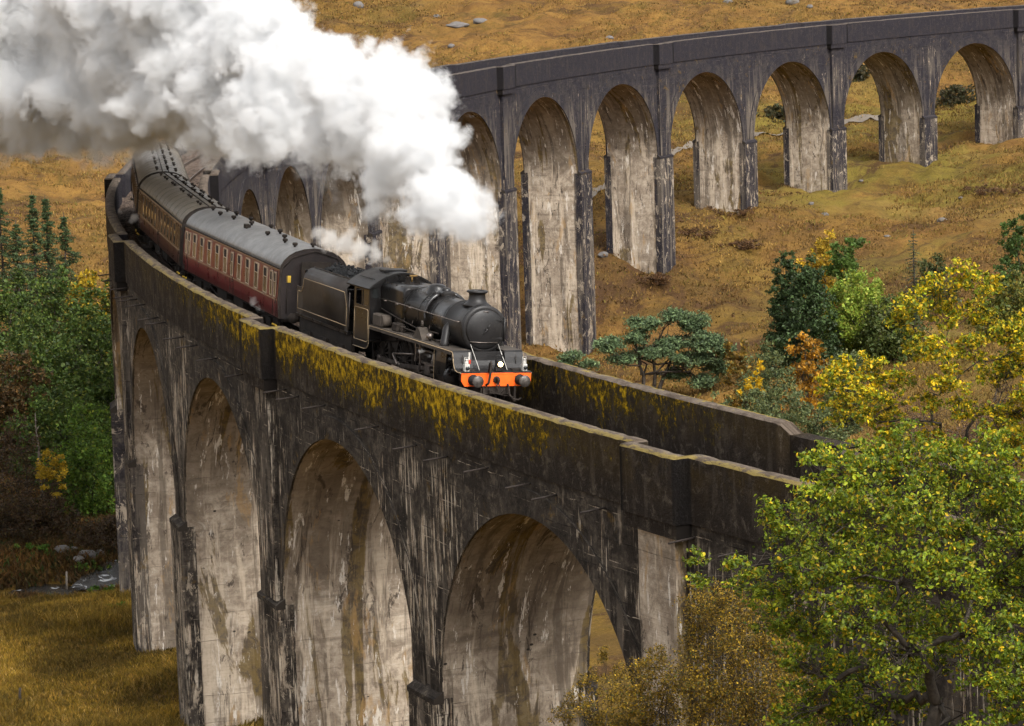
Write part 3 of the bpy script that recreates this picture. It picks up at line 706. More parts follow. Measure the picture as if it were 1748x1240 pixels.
# buffer beam (ends tapered)
m = MB(); m.prism([(-1.30, 1.30), (1.30, 1.30), (1.30, 1.02), (1.18, .84), (-1.18, .84), (-1.30, 1.02)], -.06, 0, 'yz', 0); bb = L(m, 'buffer_beam', M_orange)
m = MB()
for i in range(26): m.lathe([(.018, 0), (.018, .014), (.001, .018)], 'x', 6, (0, -1.2+i*.096, 1.27), 0)
for y in (-.87, .87):
    for a in range(4): m.lathe([(.022, 0), (.022, .02), (.001, .024)], 'x', 6, (0, y+.24*cos(pi/4+a*pi/2), 1.06+.19*sin(pi/4+a*pi/2)), 0)
m.build('rivets', M_orange, bb)
for y in (-.87, .87):
    m = MB(); m.lathe([(.19, 0), (.19, .05), (.13, .08), (.115, .36)], 'x', 20, (0, y, 1.06)); m.lathe([(.07, .3), (.07, .47)], 'x', 14, (0, y, 1.06), 1)
    m.lathe([(.205, .46), (.21, .49), (.19, .515), (.001, .535)], 'x', 28, (0, y, 1.06), 1, caps=(True, False)); L(m, 'buffer', [M_brass if False else M_blkm, plain('buffer_face', (.075, .066, .058), .45, .4, .5, .5, 8)])
# screw coupling, hook, hoses
m = MB(); m.prism([(0, 1.13), (.20, 1.15), (.26, 1.08), (.22, .98), (.12, .96), (.12, 1.0), (.17, 1.03), (.16, 1.07), (0, 1.05)], -.04, .04, 'xz'); m.lathe([(.12, 0), (.12, .04), (.09, .05)], 'x', 16, (0, 0, 1.07))
m.tube([(.17, 0, 1.03), (.18, -.05, .85), (.17, 0, .68), (.18, .05, .85), (.17, 0, 1.03)], .025, 6); L(m, 'coupling_hook', M_grime)
m = MB(); m.tube([(.04, -.30, 1.32), (.10, -.30, 1.62), (.20, -.30, 1.70), (.26, -.31, 1.60), (.24, -.33, 1.25), (.20, -.36, .98), (.10, -.42, .88)], .042, 8)
L(m, 'vacuum_hose', M_grime)
m = MB(); m.tube([(.02, .42, .90), (.12, .42, .84), (.16, .45, .55), (.22, .58, .40), (.2, .78, .38), (.1, .9, .42)], .034, 8); L(m, 'steam_hose', M_grime)
m = MB(); m.tube([(-.1, -.25, .9), (.04, -.25, .62), (.05, .3, .52), (.02, .72, .45)], .02, 5); m.tube([(-.1, .5, .9), (.05, .1, .55), (.04, -.3, .72)], .02, 5); m.box(-.1, .03, -.5, -.42, .35, .85); m.box(-.1, .03, .66, .74, .3, .85); L(m, 'guard_iron', M_grime)
# footplate: front platform, drop plate, running boards
FP = 1.34; RB = 1.98
def runboard(sd):
    m = MB(); y0, y1 = (sd*.62, sd*1.31) if sd > 0 else (sd*1.31, sd*.62)
    path = [(0.0, FP), (-.42, FP), (-.62, FP+.06), (-.74, FP+.22), (-.80, FP+.42), (-.86, RB-.06), (-.95, RB), (-9.35, RB)]
    rings = []
    for x, z in path: rings.append([(x, y0, z), (x, y1, z), (x, y1, z-.05), (x, y0, z-.05)])
    m.loft(rings[:7], 1, smooth=False); m.loft(rings[6:], 0, smooth=False)
    m.box(-9.35, -1.0, y0 if sd < 0 else y1-.03, y0+.03 if sd < 0 else y1, RB-.16, RB-.05)
    o = L(m, 'running_board', [M_dust, M_blkm])
    m = MB(); ye = sd*1.318
    # cream edge line following the valance
    pts = [(x, z) for x, z in path]
    for (xa, za), (xb, zb) in zip(pts[:-1], pts[1:]):
        m.tube([(xa, ye, za-.04), (xb, ye, zb-.04)], .016, 5)
    m.build('edge_lining', M_line, o)
    return o
for sd in (-1, 1): runboard(sd)
m = MB(); m.box(-1.0, -.04, -1.30, 1.30, FP-.055, FP-.01); m.box(-3.0, -.98, -1.29, -.62, RB-.05, RB-.006); m.box(-3.0, -.98, .62, 1.29, RB-.05, RB-.006)
# curved front apron between the frames
ring = []
for a in np.linspace(0, pi/2, 7): ring.append((-.55-.42*math.sin(a)*1.0, FP+.44*(1-cos(a))))
rings = [[(x, -.62, z), (x, .62, z), (x-.04, .62, z), (x-.04, -.62, z)] for x, z in ring]
m.loft(rings, 0, smooth=False); m.box(-1.25, -.94, -.62, .62, FP, FP+.46); m.box(-1.06, -.97, -1.29, 1.29, FP+.3, RB-.05)
L(m, 'front_platform', M_blkm)
m = MB()
for y in (-.52, .52):
    m.tube([(-1.22, y, RB+.18), (-.30, y, FP+.02)], .012, 6)
L(m, 'stay_rod', M_white)
# smokebox saddle, smokebox
BZ = 2.68
m = MB(); m.loft([[(-1.35, -.62, 1.3), (-1.35, .62, 1.3), (-2.9, .62, 1.3), (-2.9, -.62, 1.3)], [(-1.35, -.5, 1.95), (-1.35, .5, 1.95), (-2.9, .5, 1.95), (-2.9, -.5, 1.95)]], smooth=False); L(m, 'saddle', M_blkm)
m = MB(); m.lathe([(.80, -1.28), (.845, -1.30), (.845, -1.42), (.83, -1.44), (.83, -3.02), (.845, -3.03), (.845, -3.09), (.80, -3.09)], 'x', 48, (0, 0, BZ))
sb = L(m, 'smokebox', M_blkm)
m = MB()
for a in np.linspace(-1.9, 1.9, 34):
    for xx in (-1.36, -3.0): m.lathe([(.014, 0), (.014, .012), (.001, .016)], 'z', 5, (xx, .842*sin(a), BZ+.842*cos(a)))
m.build('rivets', M_blkm, sb)
m = MB(); m.lathe([(.845, -1.30), (.835, -1.26), (.74, -1.235), (.70, -1.24)], 'x', 48, (0, 0, BZ), caps=(True, True))
m.build('front_ring', M_blkm, sb)
m = MB(); m.lathe([(.70, -1.26), (.70, -1.22), (.66, -1.195), (.5, -1.14), (.3, -1.105), (.12, -1.09), (.001, -1.088)], 'x', 48, (0, 0, BZ), caps=(True, False))
dr = m.build('smokebox_door', M_blkm, sb)
m = MB(); m.lathe([(.05, -1.09), (.05, -1.0), (.001, -.99)], 'x', 12, (0, 0, BZ)); m.tube([(-1.02, 0, BZ), (-1.02, .1, BZ+.2)], .018, 6); m.tube([(-1.0, 0, BZ), (-1.0, -.16, BZ-.15)], .018, 6); m.build('door_handle', M_blkm, dr)
m = MB(); m.box(-1.20, -1.14, -.35, .62, BZ+.28, BZ+.34); m.box(-1.20, -1.14, -.35, .62, BZ-.34, BZ-.28); m.tube([(-1.2, .72, BZ-.42), (-1.2, .72, BZ+.42)], .035, 8); m.build('door_hinge', M_blkm, dr)
m = MB(); m.tube([(-1.17, -.58, BZ-.42), (-1.12, -.2, BZ-.45), (-1.12, .45, BZ-.45)], .016, 6); m.tube([(-1.2, -.1, BZ+.62), (-1.16, .1, BZ+.62)], .02, 6); m.build('handrail', M_steel, sb)
# chimney
m = MB(); m.lathe([(.52, .76), (.42, .83), (.335, .90), (.30, 1.0), (.285, 1.12), (.295, 1.19), (.31, 1.20), (.37, 1.22), (.385, 1.25), (.36, 1.29), (.30, 1.30), (.27, 1.28), (.25, 1.05)], 'z', 32, (-2.05, 0, BZ), caps=(True, True))
L(m, 'chimney', M_blkm)
# boiler, tapered, top line level-ish
def ringb(x, r, zc, n=40): return [(x, r*cos(2*pi*j/n), zc+r*sin(2*pi*j/n)) for j in range(n)]
m = MB(); m.loft([ringb(-3.08, .76, BZ), ringb(-3.5, .77, BZ), ringb(-7.1, .87, BZ+.08)])
for x in (-3.12, -4.35, -5.6, -6.9):
    r = .76+(-x-3.08)/4.02*.11+.008; zc = BZ+(-x-3.08)/4.02*.08; m.loft([ringb(x, r, zc), ringb(x-.06, r, zc)])
bo = L(m, 'boiler', M_blk)
# belpaire firebox
def bel(x, w, h, bt=1.5):
    p = []
    for a in np.linspace(0, pi/2, 7): p.append((w-.22+.22*cos(a), h-.22+.22*sin(a)))
    p += [(-y, z) for y, z in p[::-1]]
    p += [(-w, 2.55), (-w*.92, bt), (w*.92, bt), (w, 2.55)]
    return [(x, y, z) for y, z in p]
m = MB(); m.loft([bel(-7.05, .83, 3.52, 1.7), bel(-7.2, .86, 3.6, 1.6), bel(-9.6, .86, 3.55, 1.35)]); fb = L(m, 'firebox', M_blk)
m = MB()
for x in (-7.6, -8.15, -8.7, -9.15):
    for y in (-.72, .72): m.lathe([(.05, 0), (.05, .03), (.02, .04)], 'z', 8, (x, y, 3.54))
m.build('washout_plug', M_grime, fb)
# dome, top feed and its pipes
m = MB(); m.lathe([(.50, .70), (.40, .83), (.36, .92), (.34, 1.0), (.30, 1.08), (.2, 1.13), (.001, 1.15)], 'z', 28, (-5.95, 0, BZ), caps=(True, False)); L(m, 'steam_dome', M_blk)
m = MB(); m.box(-5.35, -4.75, -.26, .26, BZ+.72, BZ+.98, bev=.07); m.lathe([(.18, .9), (.17, 1.04), (.1, 1.08), (.001, 1.09)], 'z', 18, (-5.05, 0, BZ)); tf = L(m, 'top_feed', M_blk)
for sd in (-1, 1):
    m = MB(); P_ = []
    for a in np.linspace(.28, 1.75, 9):
        rr = .86; P_.append((-5.05+.12*(a-.28), sd*rr*sin(a), BZ+.03+rr*cos(a)))
    m.tube(P_, [.10, .10, .095, .085, .07, .055, .05, .045, .045], 9); m.build('feed_pipe', M_blk, tf)
# safety valves, whistle
m = MB()
for y in (-.17, .17): m.lathe([(.13, .9), (.10, .95), (.09, 1.12), (.11, 1.14), (.05, 1.16)], 'z', 14, (-8.5, y, BZ))
m.box(-8.8, -8.2, -.3, .3, BZ+.84, BZ+.93, bev=.03); L(m, 'safety_valve', M_grime)
m = MB(); m.tube([(-9.35, .3, 3.5), (-9.35, .3, 3.78)], .03, 6); m.tube([(-9.35, .2, 3.78), (-9.35, .5, 3.78)], .045, 8); L(m, 'whistle', M_brass)
# boiler handrails
for sd in (-1, 1):
    m = MB(); pts = [(-1.5, sd*.90, BZ+.24), (-3.0, sd*.90, BZ+.24), (-7.2, sd*.98, BZ+.30), (-9.2, sd*.99, BZ+.30)]
    m.tube(pts, .018, 6)
    for x in (-1.6, -3.2, -4.8, -6.3, -7.6, -8.8): m.tube([(x, sd*.75, BZ+.22), (x, sd*(.90+min(.09, max(0, (-x-3)*.02))), BZ+.25)], .022, 5)
    L(m, 'boiler_handrail', M_steel)
# outside steam pipes
for sd in (-1, 1):
    m = MB(); m.tube([(-2.75, sd*.66, BZ+.10), (-2.66, sd*.86, BZ-.12), (-2.40, sd*1.03, RB+.08), (-2.34, sd*1.05, RB-.1)], [.12, .15, .16, .17], 14); L(m, 'steam_pipe', M_blkm)
    # cylinder with covers
    m = MB(); prof = []
    m.loft([[(x, sd*(.62+.60*u), z) for u, z in ((0, 1.95), (.75, 1.93), (.95, 1.80), (1.02, 1.45), (1.0, .95), (.85, .66), (.55, .56), (0, .56))] for x in (-1.72, -2.82)], smooth=False)
    cyl = L(m, 'cylinder', M_blk)
    m = MB(); m.lathe([(.36, 0), (.36, .05), (.30, .07), (.12, .11), (.001, .12)], 'x', 26, (-1.72, sd*.96, .98)); m.lathe([(.19, 0), (.19, .10), (.001, .13)], 'x', 18, (-1.72, sd*.98, 1.56)); m.build('cylinder_cover', M_blk, cyl)
    m = MB(); m.box(-2.86, -2.835, sd*1.0-.24, sd*1.0+.24, .62, 1.9); m.build('cylinder_edge', M_line if False else M_grime, cyl)
    m = MB(); m.tube([(-2.828, sd*1.245, .75), (-2.828, sd*1.245, 1.85)], .016, 5); m.build('edge_lining', M_line, cyl)
    # slide bars, crosshead, rods
    m = MB(); yy = sd*1.0
    m.box(-4.6, -2.82, yy-.06, yy+.06, 1.12, 1.20); m.box(-4.6, -2.82, yy-.06, yy+.06, .76, .84); m.box(-4.66, -4.56, sd*.60 if sd > 0 else sd*1.12, sd*1.12 if sd > 0 else sd*.60, .7, 1.95)
    L(m, 'slide_bar', M_steel)
    m = MB(); m.box(-4.15, -3.7, yy-.09, yy+.09, .84, 1.12); m.tube([(-3.8, yy, .98), (-2.8, yy, .98)], .04, 8); L(m, 'crosshead', M_steel)
    c0 = (-7.15, .92); cr = (c0[0]+.30, c0[1]-.15)
    m = MB(); m.box(0, 1, -.035, .035, -.075, .075, M=None); m.v = []; m.f = []; m.m = []; m.sm = []
    a = Vector((-4.0, yy+sd*.05, .98)); b = Vector((cr[0], yy+sd*.05, cr[1])); d_ = b-a
    m.prism([(a.x, a.z-.06), (a.x, a.z+.06), (b.x, b.z+.08), (b.x, b.z-.08)], a.y-.03, a.y+.03, 'xz'); m.lathe([(.14, -.06), (.14, .07)], 'y', 14, (b.x, b.y, b.z)); L(m, 'connecting_rod', M_steel)
    m = MB(); yr = yy-sd*.06
    m.box(-9.55+.30, -5.05+.30, yr-.03, yr+.03, .92-.15-.07, .92-.15+.07)
    for x in (-5.05, -7.15, -9.55): m.lathe([(.12, -.05), (.12, .06)], 'y', 14, (x+.30, yr, .77))
    L(m, 'coupling_rod', M_steel)
    # valve gear
    m = MB(); m.tube([(-6.85, yy+sd*.12, .77), (-7.3, yy+sd*.12, 1.15)], .05, 6); m.tube([(-7.3, yy+sd*.12, 1.15), (-5.3, yy+sd*.10, 1.35)], .035, 6)
    m.prism([(-5.35, 1.1), (-5.22, 1.1), (-5.15, 1.45), (-5.22, 1.85), (-5.35, 1.85), (-5.28, 1.45)], yy-.04, yy+.05, 'xz'); m.tube([(-5.25, yy, 1.6), (-3.4, yy, 1.58), (-2.85, yy, 1.56)], .035, 6)
    m.tube([(-3.5, yy, 1.62), (-3.75, yy, .75)], .035, 6); m.tube([(-3.75, yy, .78), (-4.0, yy, .95)], .03, 6); m.box(-5.9, -5.1, sd*.6 if sd > 0 else sd*1.08, sd*1.08 if sd > 0 else sd*.6, 1.84, 1.93)
    L(m, 'valve_gear', M_steel)
    # clutter on the running board
    m = MB(); m.box(-9.2, -8.3, sd*.9 if sd > 0 else sd*1.27, sd*1.27 if sd > 0 else sd*.9, RB, RB+.46, bev=.05); m.lathe([(.22, 0), (.22, .34)], 'y', 14, (-8.3, sd*1.08-.17, RB+.24)); L(m, 'sand_filler', M_dust if sd < 0 else M_grime)
    m = MB(); m.box(-7.35, -6.85, sd*.85 if sd > 0 else sd*1.2, sd*1.2 if sd > 0 else sd*.85, RB, RB+.30, bev=.04); m.box(-6.75, -6.6, sd*1.0-.1, sd*1.0+.1, RB, RB+.24, bev=.03)
    m.tube([(-6.9, sd*1.0, RB+.18), (-5.3, sd*.98, RB+.15)], .03, 6)
    L(m, 'lubricator', M_grime)
    m = MB(); m.prism([(-5.05, RB), (-4.15, RB), (-4.22, RB+.12), (-4.55, RB+.42), (-4.68, RB+.42), (-5.0, RB+.10)], sd*1.05-.17, sd*1.05+.17, 'xz'); m.tube([(-4.6, sd*1.05, RB+.42), (-4.6, sd*1.05, RB+.66)], [.06, .045], 8); L(m, 'reversing_bracket', M_dust)
    m = MB(); m.lathe([(.12, 0), (.14, .06), (.1, .16), (.001, .18)], 'x', 12, (-3.95, sd*1.02, RB+.17)); m.tube([(-3.9, sd*1.02, RB), (-3.9, sd*1.02, RB+.1)], .03, 6); m.tube([(-3.8, sd*.9, RB+.05), (-3.3, sd*.88, RB+.07), (-3.0, sd*.8, RB+.2)], .03, 6); L(m, 'injector_pipe', M_steel)
    m = MB()
    for i in range(5):
        x = -7.9+i*.85; m.tube([(x, sd*.74, RB+.02), (x+.1, sd*.88, RB+.35), (x+.15, sd*.86, RB+.5)], .022, 5)
    m.tube([(-9.3, sd*.92, RB+.62), (-7.5, sd*.93, RB+.45), (-5.5, sd*.90, RB+.28), (-3.6, sd*.82, RB+.30)], .028, 6); L(m, 'boiler_pipework', M_grime)
# wheels
for x in (-1.45, -3.38): wheel(loc, x, .48, 9, shift=LX)
for x in (-5.05, -7.15, -9.55): wheel(loc, x, .90, 19, shift=LX)
m = MB()
for x in (-5.05, -7.15, -9.55):
    m.box(x-1.0, x+.0, -.80, -.60, 1.75, 1.93); m.box(x+.95, x+1.02, -.78, -.7, .55, 1.25); m.box(x+.93, x+.99, -.80, -.60, .6, 1.2)
m.box(-9.4, -4.7, -.66, .66, 1.2, 1.9); L(m, 'splasher', M_grime)
# cab
def cabside(sd):
    m = MB(); y = sd*1.30; t = .03
    ya, yb = min(y, y-sd*t), max(y, y-sd*t)
    m.box(-11.15, -9.45, ya, yb, 1.20, 2.62)              # lower panel
    m.box(-9.62, -9.45, ya, yb, 2.62, 3.30); m.box(-11.15, -10.95, ya, yb, 2.62, 3.30); m.box(-10.34, -10.24, ya, yb, 2.62, 3.30); m.box(-10.95, -9.62, ya, yb, 3.20, 3.30)
    # rounded lower front corner
    m.prism([(-11.15, 1.20), (-11.15, 1.02), (-9.9, 1.02), (-9.65, 1.06), (-9.5, 1.16), (-9.45, 1.20)], ya, yb, 'xz')
    o = L(m, 'cab_side', M_blk)
    m = MB(); yl = y+sd*.006
    def ln(pts):
        for a, b in zip(pts[:-1], pts[1:]): m.tube([(a[0], yl, a[1]), (b[0], yl, b[1])], .014, 5)
    ln([(-11.03, 1.30), (-9.66, 1.30), (-9.58, 1.38), (-9.58, 2.42), (-9.66, 2.50), (-11.0, 2.50), (-11.06, 2.42), (-11.06, 1.36), (-11.03, 1.30)])
    ln([(-11.15, 1.03), (-9.9, 1.03), (-9.66, 1.07), (-9.50, 1.18), (-9.455, 1.3), (-9.455, 1.95)])
    m.build('panel_lining', M_line, o)
    m = MB(); m.box(-10.24, -9.62, min(y-sd*.02, y-sd*.035), max(y-sd*.02, y-sd*.035), 2.62, 3.2); m.build('window_pane', M_glassd, o)
for sd in (-1, 1): cabside(sd)
def roofp(x, up=0.0):
    p = []
    for a in np.linspace(-1, 1, 17): p.append((x, 1.36*a, 3.30+up+.58*(1-abs(a)**2.0)))
    return p
def slab(x0, x1, th=.05, up=0.):
    t0 = roofp(x0, up); t1 = roofp(x1, up); return t0+[(x, y*.985, z-th) for x, y, z in t0[::-1]], t1+[(x, y*.985, z-th) for x, y, z in t1[::-1]]
m = MB(); a, b = slab(-9.42, -11.9); m.loft([a, b], smooth=False); a, b = slab(-9.40, -9.47, .06, .02); m.loft([a, b], smooth=False)
m.box(-10.9, -10.2, -.45, .45, 3.84, 3.93, bev=.03); m.tube([(-9.8, -1.0, 3.62), (-11.4, -1.0, 3.62)], .02, 5)
L(m, 'cab_roof', M_blkm)
m = MB(); fr = [(y, z) for _, y, z in roofp(0)]; fr = [(y*.97, z-.02) for y, z in fr]; m.prism([(1.27, 1.4)]+fr[::-1]+[(-1.27, 1.4)], -9.53, -9.47, 'yz'); L(m, 'cab_front', M_blk)
for y in (-1.08, 1.08):
    m = MB(); m.box(-9.468, -9.455, y-.12, y+.12, 2.95, 3.3); L(m, 'spectacle_glass', M_glassd)
m = MB(); m.box(-11.1, -9.6, -1.2, 1.2, 1.3, 1.36); m.box(-9.95, -9.56, -.9, .9, 1.4, 3.1); L(m, 'cab_interior', M_grime)
# lamps
def lamp(x, y, z, name='lamp', mat=None, lit=False):
    m = MB(); m.box(x-.10, x+.10, y-.085, y+.085, z, z+.26, bev=.02); m.lathe([(.085, .25), (.06, .32), (.045, .40), (.055, .41), (.04, .44), (.001, .45)], 'z', 12, (x, y, z)); m.tube([(x, y-.08, z+.26), (x, y-.06, z+.5), (x, y+.06, z+.5), (x, y+.08, z+.26)], .012, 5)
    o = L(m, name, mat or M_white)
    m = MB(); m.lathe([(.065, .10), (.07, .14), (.06, .15), (.001, .155)], 'x', 16, (x, y, z+.13)); m.build('lens', M_lamp if lit else M_glassd, o)
lamp(-.14, -1.08, FP-.0); lamp(-.14, 1.08, FP-.0); 
m = MB(); m.box(-.2, -.05, -.02, .26, FP, FP+.16, bev=.02); m.box(-.26, -.02, .02, .26, FP+.14, FP+.40, bev=.03); m.tube([(-.14, .03, FP+.4), (-.14, .03, FP+.56), (-.14, .25, FP+.56), (-.14, .25, FP+.4)], .014, 5); o = L(m, 'headlamp', M_blkm)
m = MB(); m.lathe([(.085, 0), (.085, .03), (.001, .04)], 'x', 18, (-.02, .14, FP+.26)); m.build('lens', M_lamp, o)
m = MB(); m.box(-.60, -.56, -.84, -.78, FP+.1, FP+.62); L(m, 'lamp_bracket', M_white)
m = MB(); m.box(-.555, -.54, -.86, -.76, FP+.22, FP+.36); L(m, 'marker_plate', M_red)
for sd in (-1, 1):
    m = MB(); m.tube([(-.72, sd*1.0, FP+.05), (-.72, sd*1.0, FP+.5)], .014, 5); m.box(-.9, -.2, sd*.93-.22, sd*.93+.22, FP-.01, FP+.05); L(m, 'platform_step', M_grime)


# ---- tender
S_T = S_L+11.75; TLn = 7.0; TX = TLn/2
ten = vehicle('tender', S_T+TX, 'black coal tender with cream lined panels, coupled behind the locomotive', 'tender')
def T(mb, name, mats, par=None):
    o = mb.build(name, mats, par or ten)
    if par is None: o.location = (TX, 0, 0)
    return o
def tprof(x, hw=1.30, top=3.28, inn=.86):
    p = [(hw, 1.42), (hw, 2.80)]
    for a in np.linspace(0, pi/2, 7)[1:]: p.append((inn+(hw-inn)*cos(a), 2.80+(top-2.80)*sin(a)))
    return p
for sd in (-1, 1):
    m = MB(); 
    pr = tprof(0); th = .04
    def sec(x, cut=0): return [(x, sd*y, z) for y, z in pr]+[(x, sd*(y-th), z-.01) for y, z in pr[::-1]]
    m.loft([sec(-.55), sec(-6.15)], smooth=True)
    # rear lower step with a swept notch
    m.prism([(-6.15, 1.42), (-6.95, 1.42), (-6.95, 2.50), (-6.55, 2.46), (-6.36, 2.52), (-6.22, 2.68), (-6.15, 2.95)], sd*1.30, sd*1.26, 'xz')
    m.prism([(-.55, 1.42), (-.20, 1.42), (-.20, 2.35), (-.30, 2.60), (-.50, 2.95), (-.55, 3.0)], sd*1.30, sd*1.26, 'xz')
    o = T(m, 'side_sheet', plain('tender_paint', (.026, .021, .018), .48, 0, .25, .4, 1.2) if sd < 0 else M_blk)
    m = MB(); yl = sd*1.307
    pts = [(-.33, 1.62), (-.33, 2.30), (-.42, 2.52), (-.62, 2.86), (-.66, 2.92), (-6.0, 2.92), (-6.10, 2.60), (-6.24, 2.42), (-6.40, 2.36), (-6.80, 2.36), (-6.80, 1.62), (-.33, 1.62)]
    pts = [(x, z-.05 if z > 2.3 else z) for x, z in pts]
    for a, b in zip(pts[:-1], pts[1:]): m.tube([(a[0], yl, a[1]), (b[0], yl, b[1])], .015, 5)
    m.build('panel_lining', M_line, o)
    m = MB(); m.tube([(-.8, sd*.87, 3.3), (-6.1, sd*.87, 3.3)], .022, 6); m.build('top_beading', M_dust, o)
    m = MB(); m.box(-6.95, -.1, sd*1.02 if sd > 0 else sd*1.16, sd*1.16 if sd > 0 else sd*1.02, .60, 1.32)
    T(m, 'tender_frame', M_grime)
    for x in (-1.4, -3.55, -5.7):
        m = MB(); m.box(x-.16, x+.16, sd*1.16-.04 if sd > 0 else sd*1.30, sd*1.30 if sd > 0 else sd*1.16+.04, .42, .72, bev=.03); m.box(x-.5, x+.5, sd*1.2-.05, sd*1.2+.05, .70, .84); T(m, 'axle_box', M_grime)
m = MB(); m.box(-6.98, -.05, -1.34, 1.34, 1.32, 1.42); m.box(-6.95, -.6, -.6, .6, .6, 1.32); T(m, 'underframe', M_blk)
for bx_ in ((-6.2, -6.12, 3.2), (-.60, -.5, 3.0)):
    m = MB(); m.box(bx_[0], bx_[1], -1.24, 1.24, 1.42, bx_[2], bev=.02); T(m, 'coal_bulkhead', M_blk)
m = MB(); m.box(-6.9, -6.21, -1.24, 1.24, 1.42, 2.46); T(m, 'tank', M_blk); m = MB(); m.lathe([(.25, 2.46), (.25, 2.62), (.2, 2.66), (.001, 2.68)], 'z', 16, (-6.5, 0, 0)); T(m, 'filler_cap', M_blk)
m = MB()
for sd in (-1, 1): m.tube([(-.15, sd*1.26, 1.5), (-.15, sd*1.26, 2.9)], .02, 6)
m.tube([(-6.7, -1.0, 2.46), (-6.7, -1.0, 2.75), (-6.3, -1.0, 2.75), (-6.3, -1.0, 2.5)], .02, 6)
T(m, 'grab_rail', M_steel)
xs, ys = np.meshgrid(np.linspace(-6.1, -.6, 80), np.linspace(-.98, .98, 34), indexing='ij')
zc = 3.02+.28*(1-(ys/1.0)**2)*sstep(-.6, -1.6, xs)+(fbm(xs*3, ys*3, 0, 3, 33)-.5)*.45-.25*sstep(-2., -.7, xs)*0
i = np.arange(79)[:, None]*34; j = np.arange(33)[None]; f = np.stack([i+j, i+34+j, i+35+j, i+j+1], -1).reshape(-1, 4)
o = mesh('coal', np.stack([xs+TX, ys, zc], -1).reshape(-1, 3), f, M_coal, ten)
m = MB(); rc = random.Random(5)
for _ in range(420):
    x, y = rc.uniform(-6.0, -.7), rc.uniform(-.9, .9); z = 3.02+.28*(1-y*y)*float(sstep(-.6, -1.6, x))+(float(fbm(x*3, y*3, 0, 3, 33))-.5)*.45+.02; r_ = rc.uniform(.04, .11)
    vs = [(x+r_*rc.uniform(.6, 1.2)*a, y+r_*rc.uniform(.6, 1.2)*b, z+r_*rc.uniform(.6, 1.1)*c) for a, b, c in ((1, 0, 0), (-1, 0, 0), (0, 1, 0), (0, -1, 0), (0, 0, 1), (0, 0, -1))]
    m.add(vs, [(0, 2, 4), (2, 1, 4), (1, 3, 4), (3, 0, 4), (2, 0, 5), (1, 2, 5), (3, 1, 5), (0, 3, 5)])
m.build('coal_lump', M_coal, o)['kind'] = 'stuff'; o.children[0].location = (TX, 0, 0)
for x in (-1.4, -3.55, -5.7): wheel(ten, x, .64, 12, True, TX)

# ---- coaches
def coach_paint(name, a, b, var):
    q = N(name); P = q.obj(); s_ = q.sep(P); z = s_[2]
    n1 = q.noise(P, 1.3, 5, .65); n2 = q.noise(q.comb(q.math('MULTIPLY', s_[0], 2.5), s_[1], q.math('MULTIPLY', z, .6)), 1.0, 5, .65)
    c = q.mix(q.ss(n1, .3, .7), a, b)
    c = q.mix(q.ss(n2, .5, .75, 0, .5), c, (.12, .085, .06))
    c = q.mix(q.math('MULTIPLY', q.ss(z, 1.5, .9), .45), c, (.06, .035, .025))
    return q.pbr(c, q.math('ADD', q.math('MULTIPLY', n1, .25), .18), 0, spec=.6)
M_mar = coach_paint('maroon_paint', (.105, .009, .012), (.15, .015, .017), 0)
M_umb = coach_paint('faded_brown_paint', (.060, .022, .014), (.10, .036, .020), 0)
def roofmat(name, a, b, ribs):
    q = N(name); P = q.obj(); s_ = q.sep(P); n1 = q.noise(P, 1.1, 6, .7); n2 = q.noise(P, 9.0, 4, .7)
    st = q.noise(q.comb(q.math('MULTIPLY', s_[0], 4.0), q.math('MULTIPLY', s_[1], .4)), 1.0, 4, .65, off=6.)
    c = q.mix(q.ss(n1, .35, .65), a, b); c = q.mix(q.ss(st, .5, .72, 0, .45), c, (.09, .075, .06))
    c = q.mix(q.ss(n2, .6, .8, 0, .35), c, (.05, .045, .04))
    w = q.math('ABSOLUTE', q.math('SUBTRACT', q.math('FRACT', q.math('MULTIPLY', s_[0], 2.6)), .5))
    h = q.math('ADD', q.math('MULTIPLY', w, ribs), q.math('MULTIPLY', n1, .4))
    return q.pbr(c, q.math('ADD', q.math('MULTIPLY', n2, .2), .33), .0, q.bump(h, .8, .05), .5)
M_rfA = roofmat('grey_roof', (.12, .12, .12), (.20, .20, .198), .0)
M_rfB = roofmat('ribbed_brown_roof', (.10, .088, .070), (.165, .145, .115), 1.0)
q = N('window_glass'); n_ = q.noise(q.obj(), 1.7, 3, .5)
M_pane = q.pbr(q.mix(q.ss(n_, .4, .6), (.03, .027, .022), (.13, .11, .085)), .06, 0, spec=.9)
M_frame = plain('window_frame', (.42, .33, .24), .4, .2, .2)
M_end = plain('end_soot', (.018, .012, .011), .7); M_frameB = plain('brown_window_frame', (.13, .075, .03), .4, 0, .3)
CP = [(1.33, .98), (1.385, 1.3), (1.405, 1.75), (1.40, 2.1), (1.375, 2.6), (1.335, 2.93)]
RP = [(1.335, 2.93), (1.30, 3.12), (1.19, 3.31), (1.0, 3.50), (.75, 3.65), (.40, 3.76), (0, 3.80)]
CL = 19.7
def mirror(p): return p+[(-y, z) for y, z in p[::-1] if abs(y) > 1e-6]
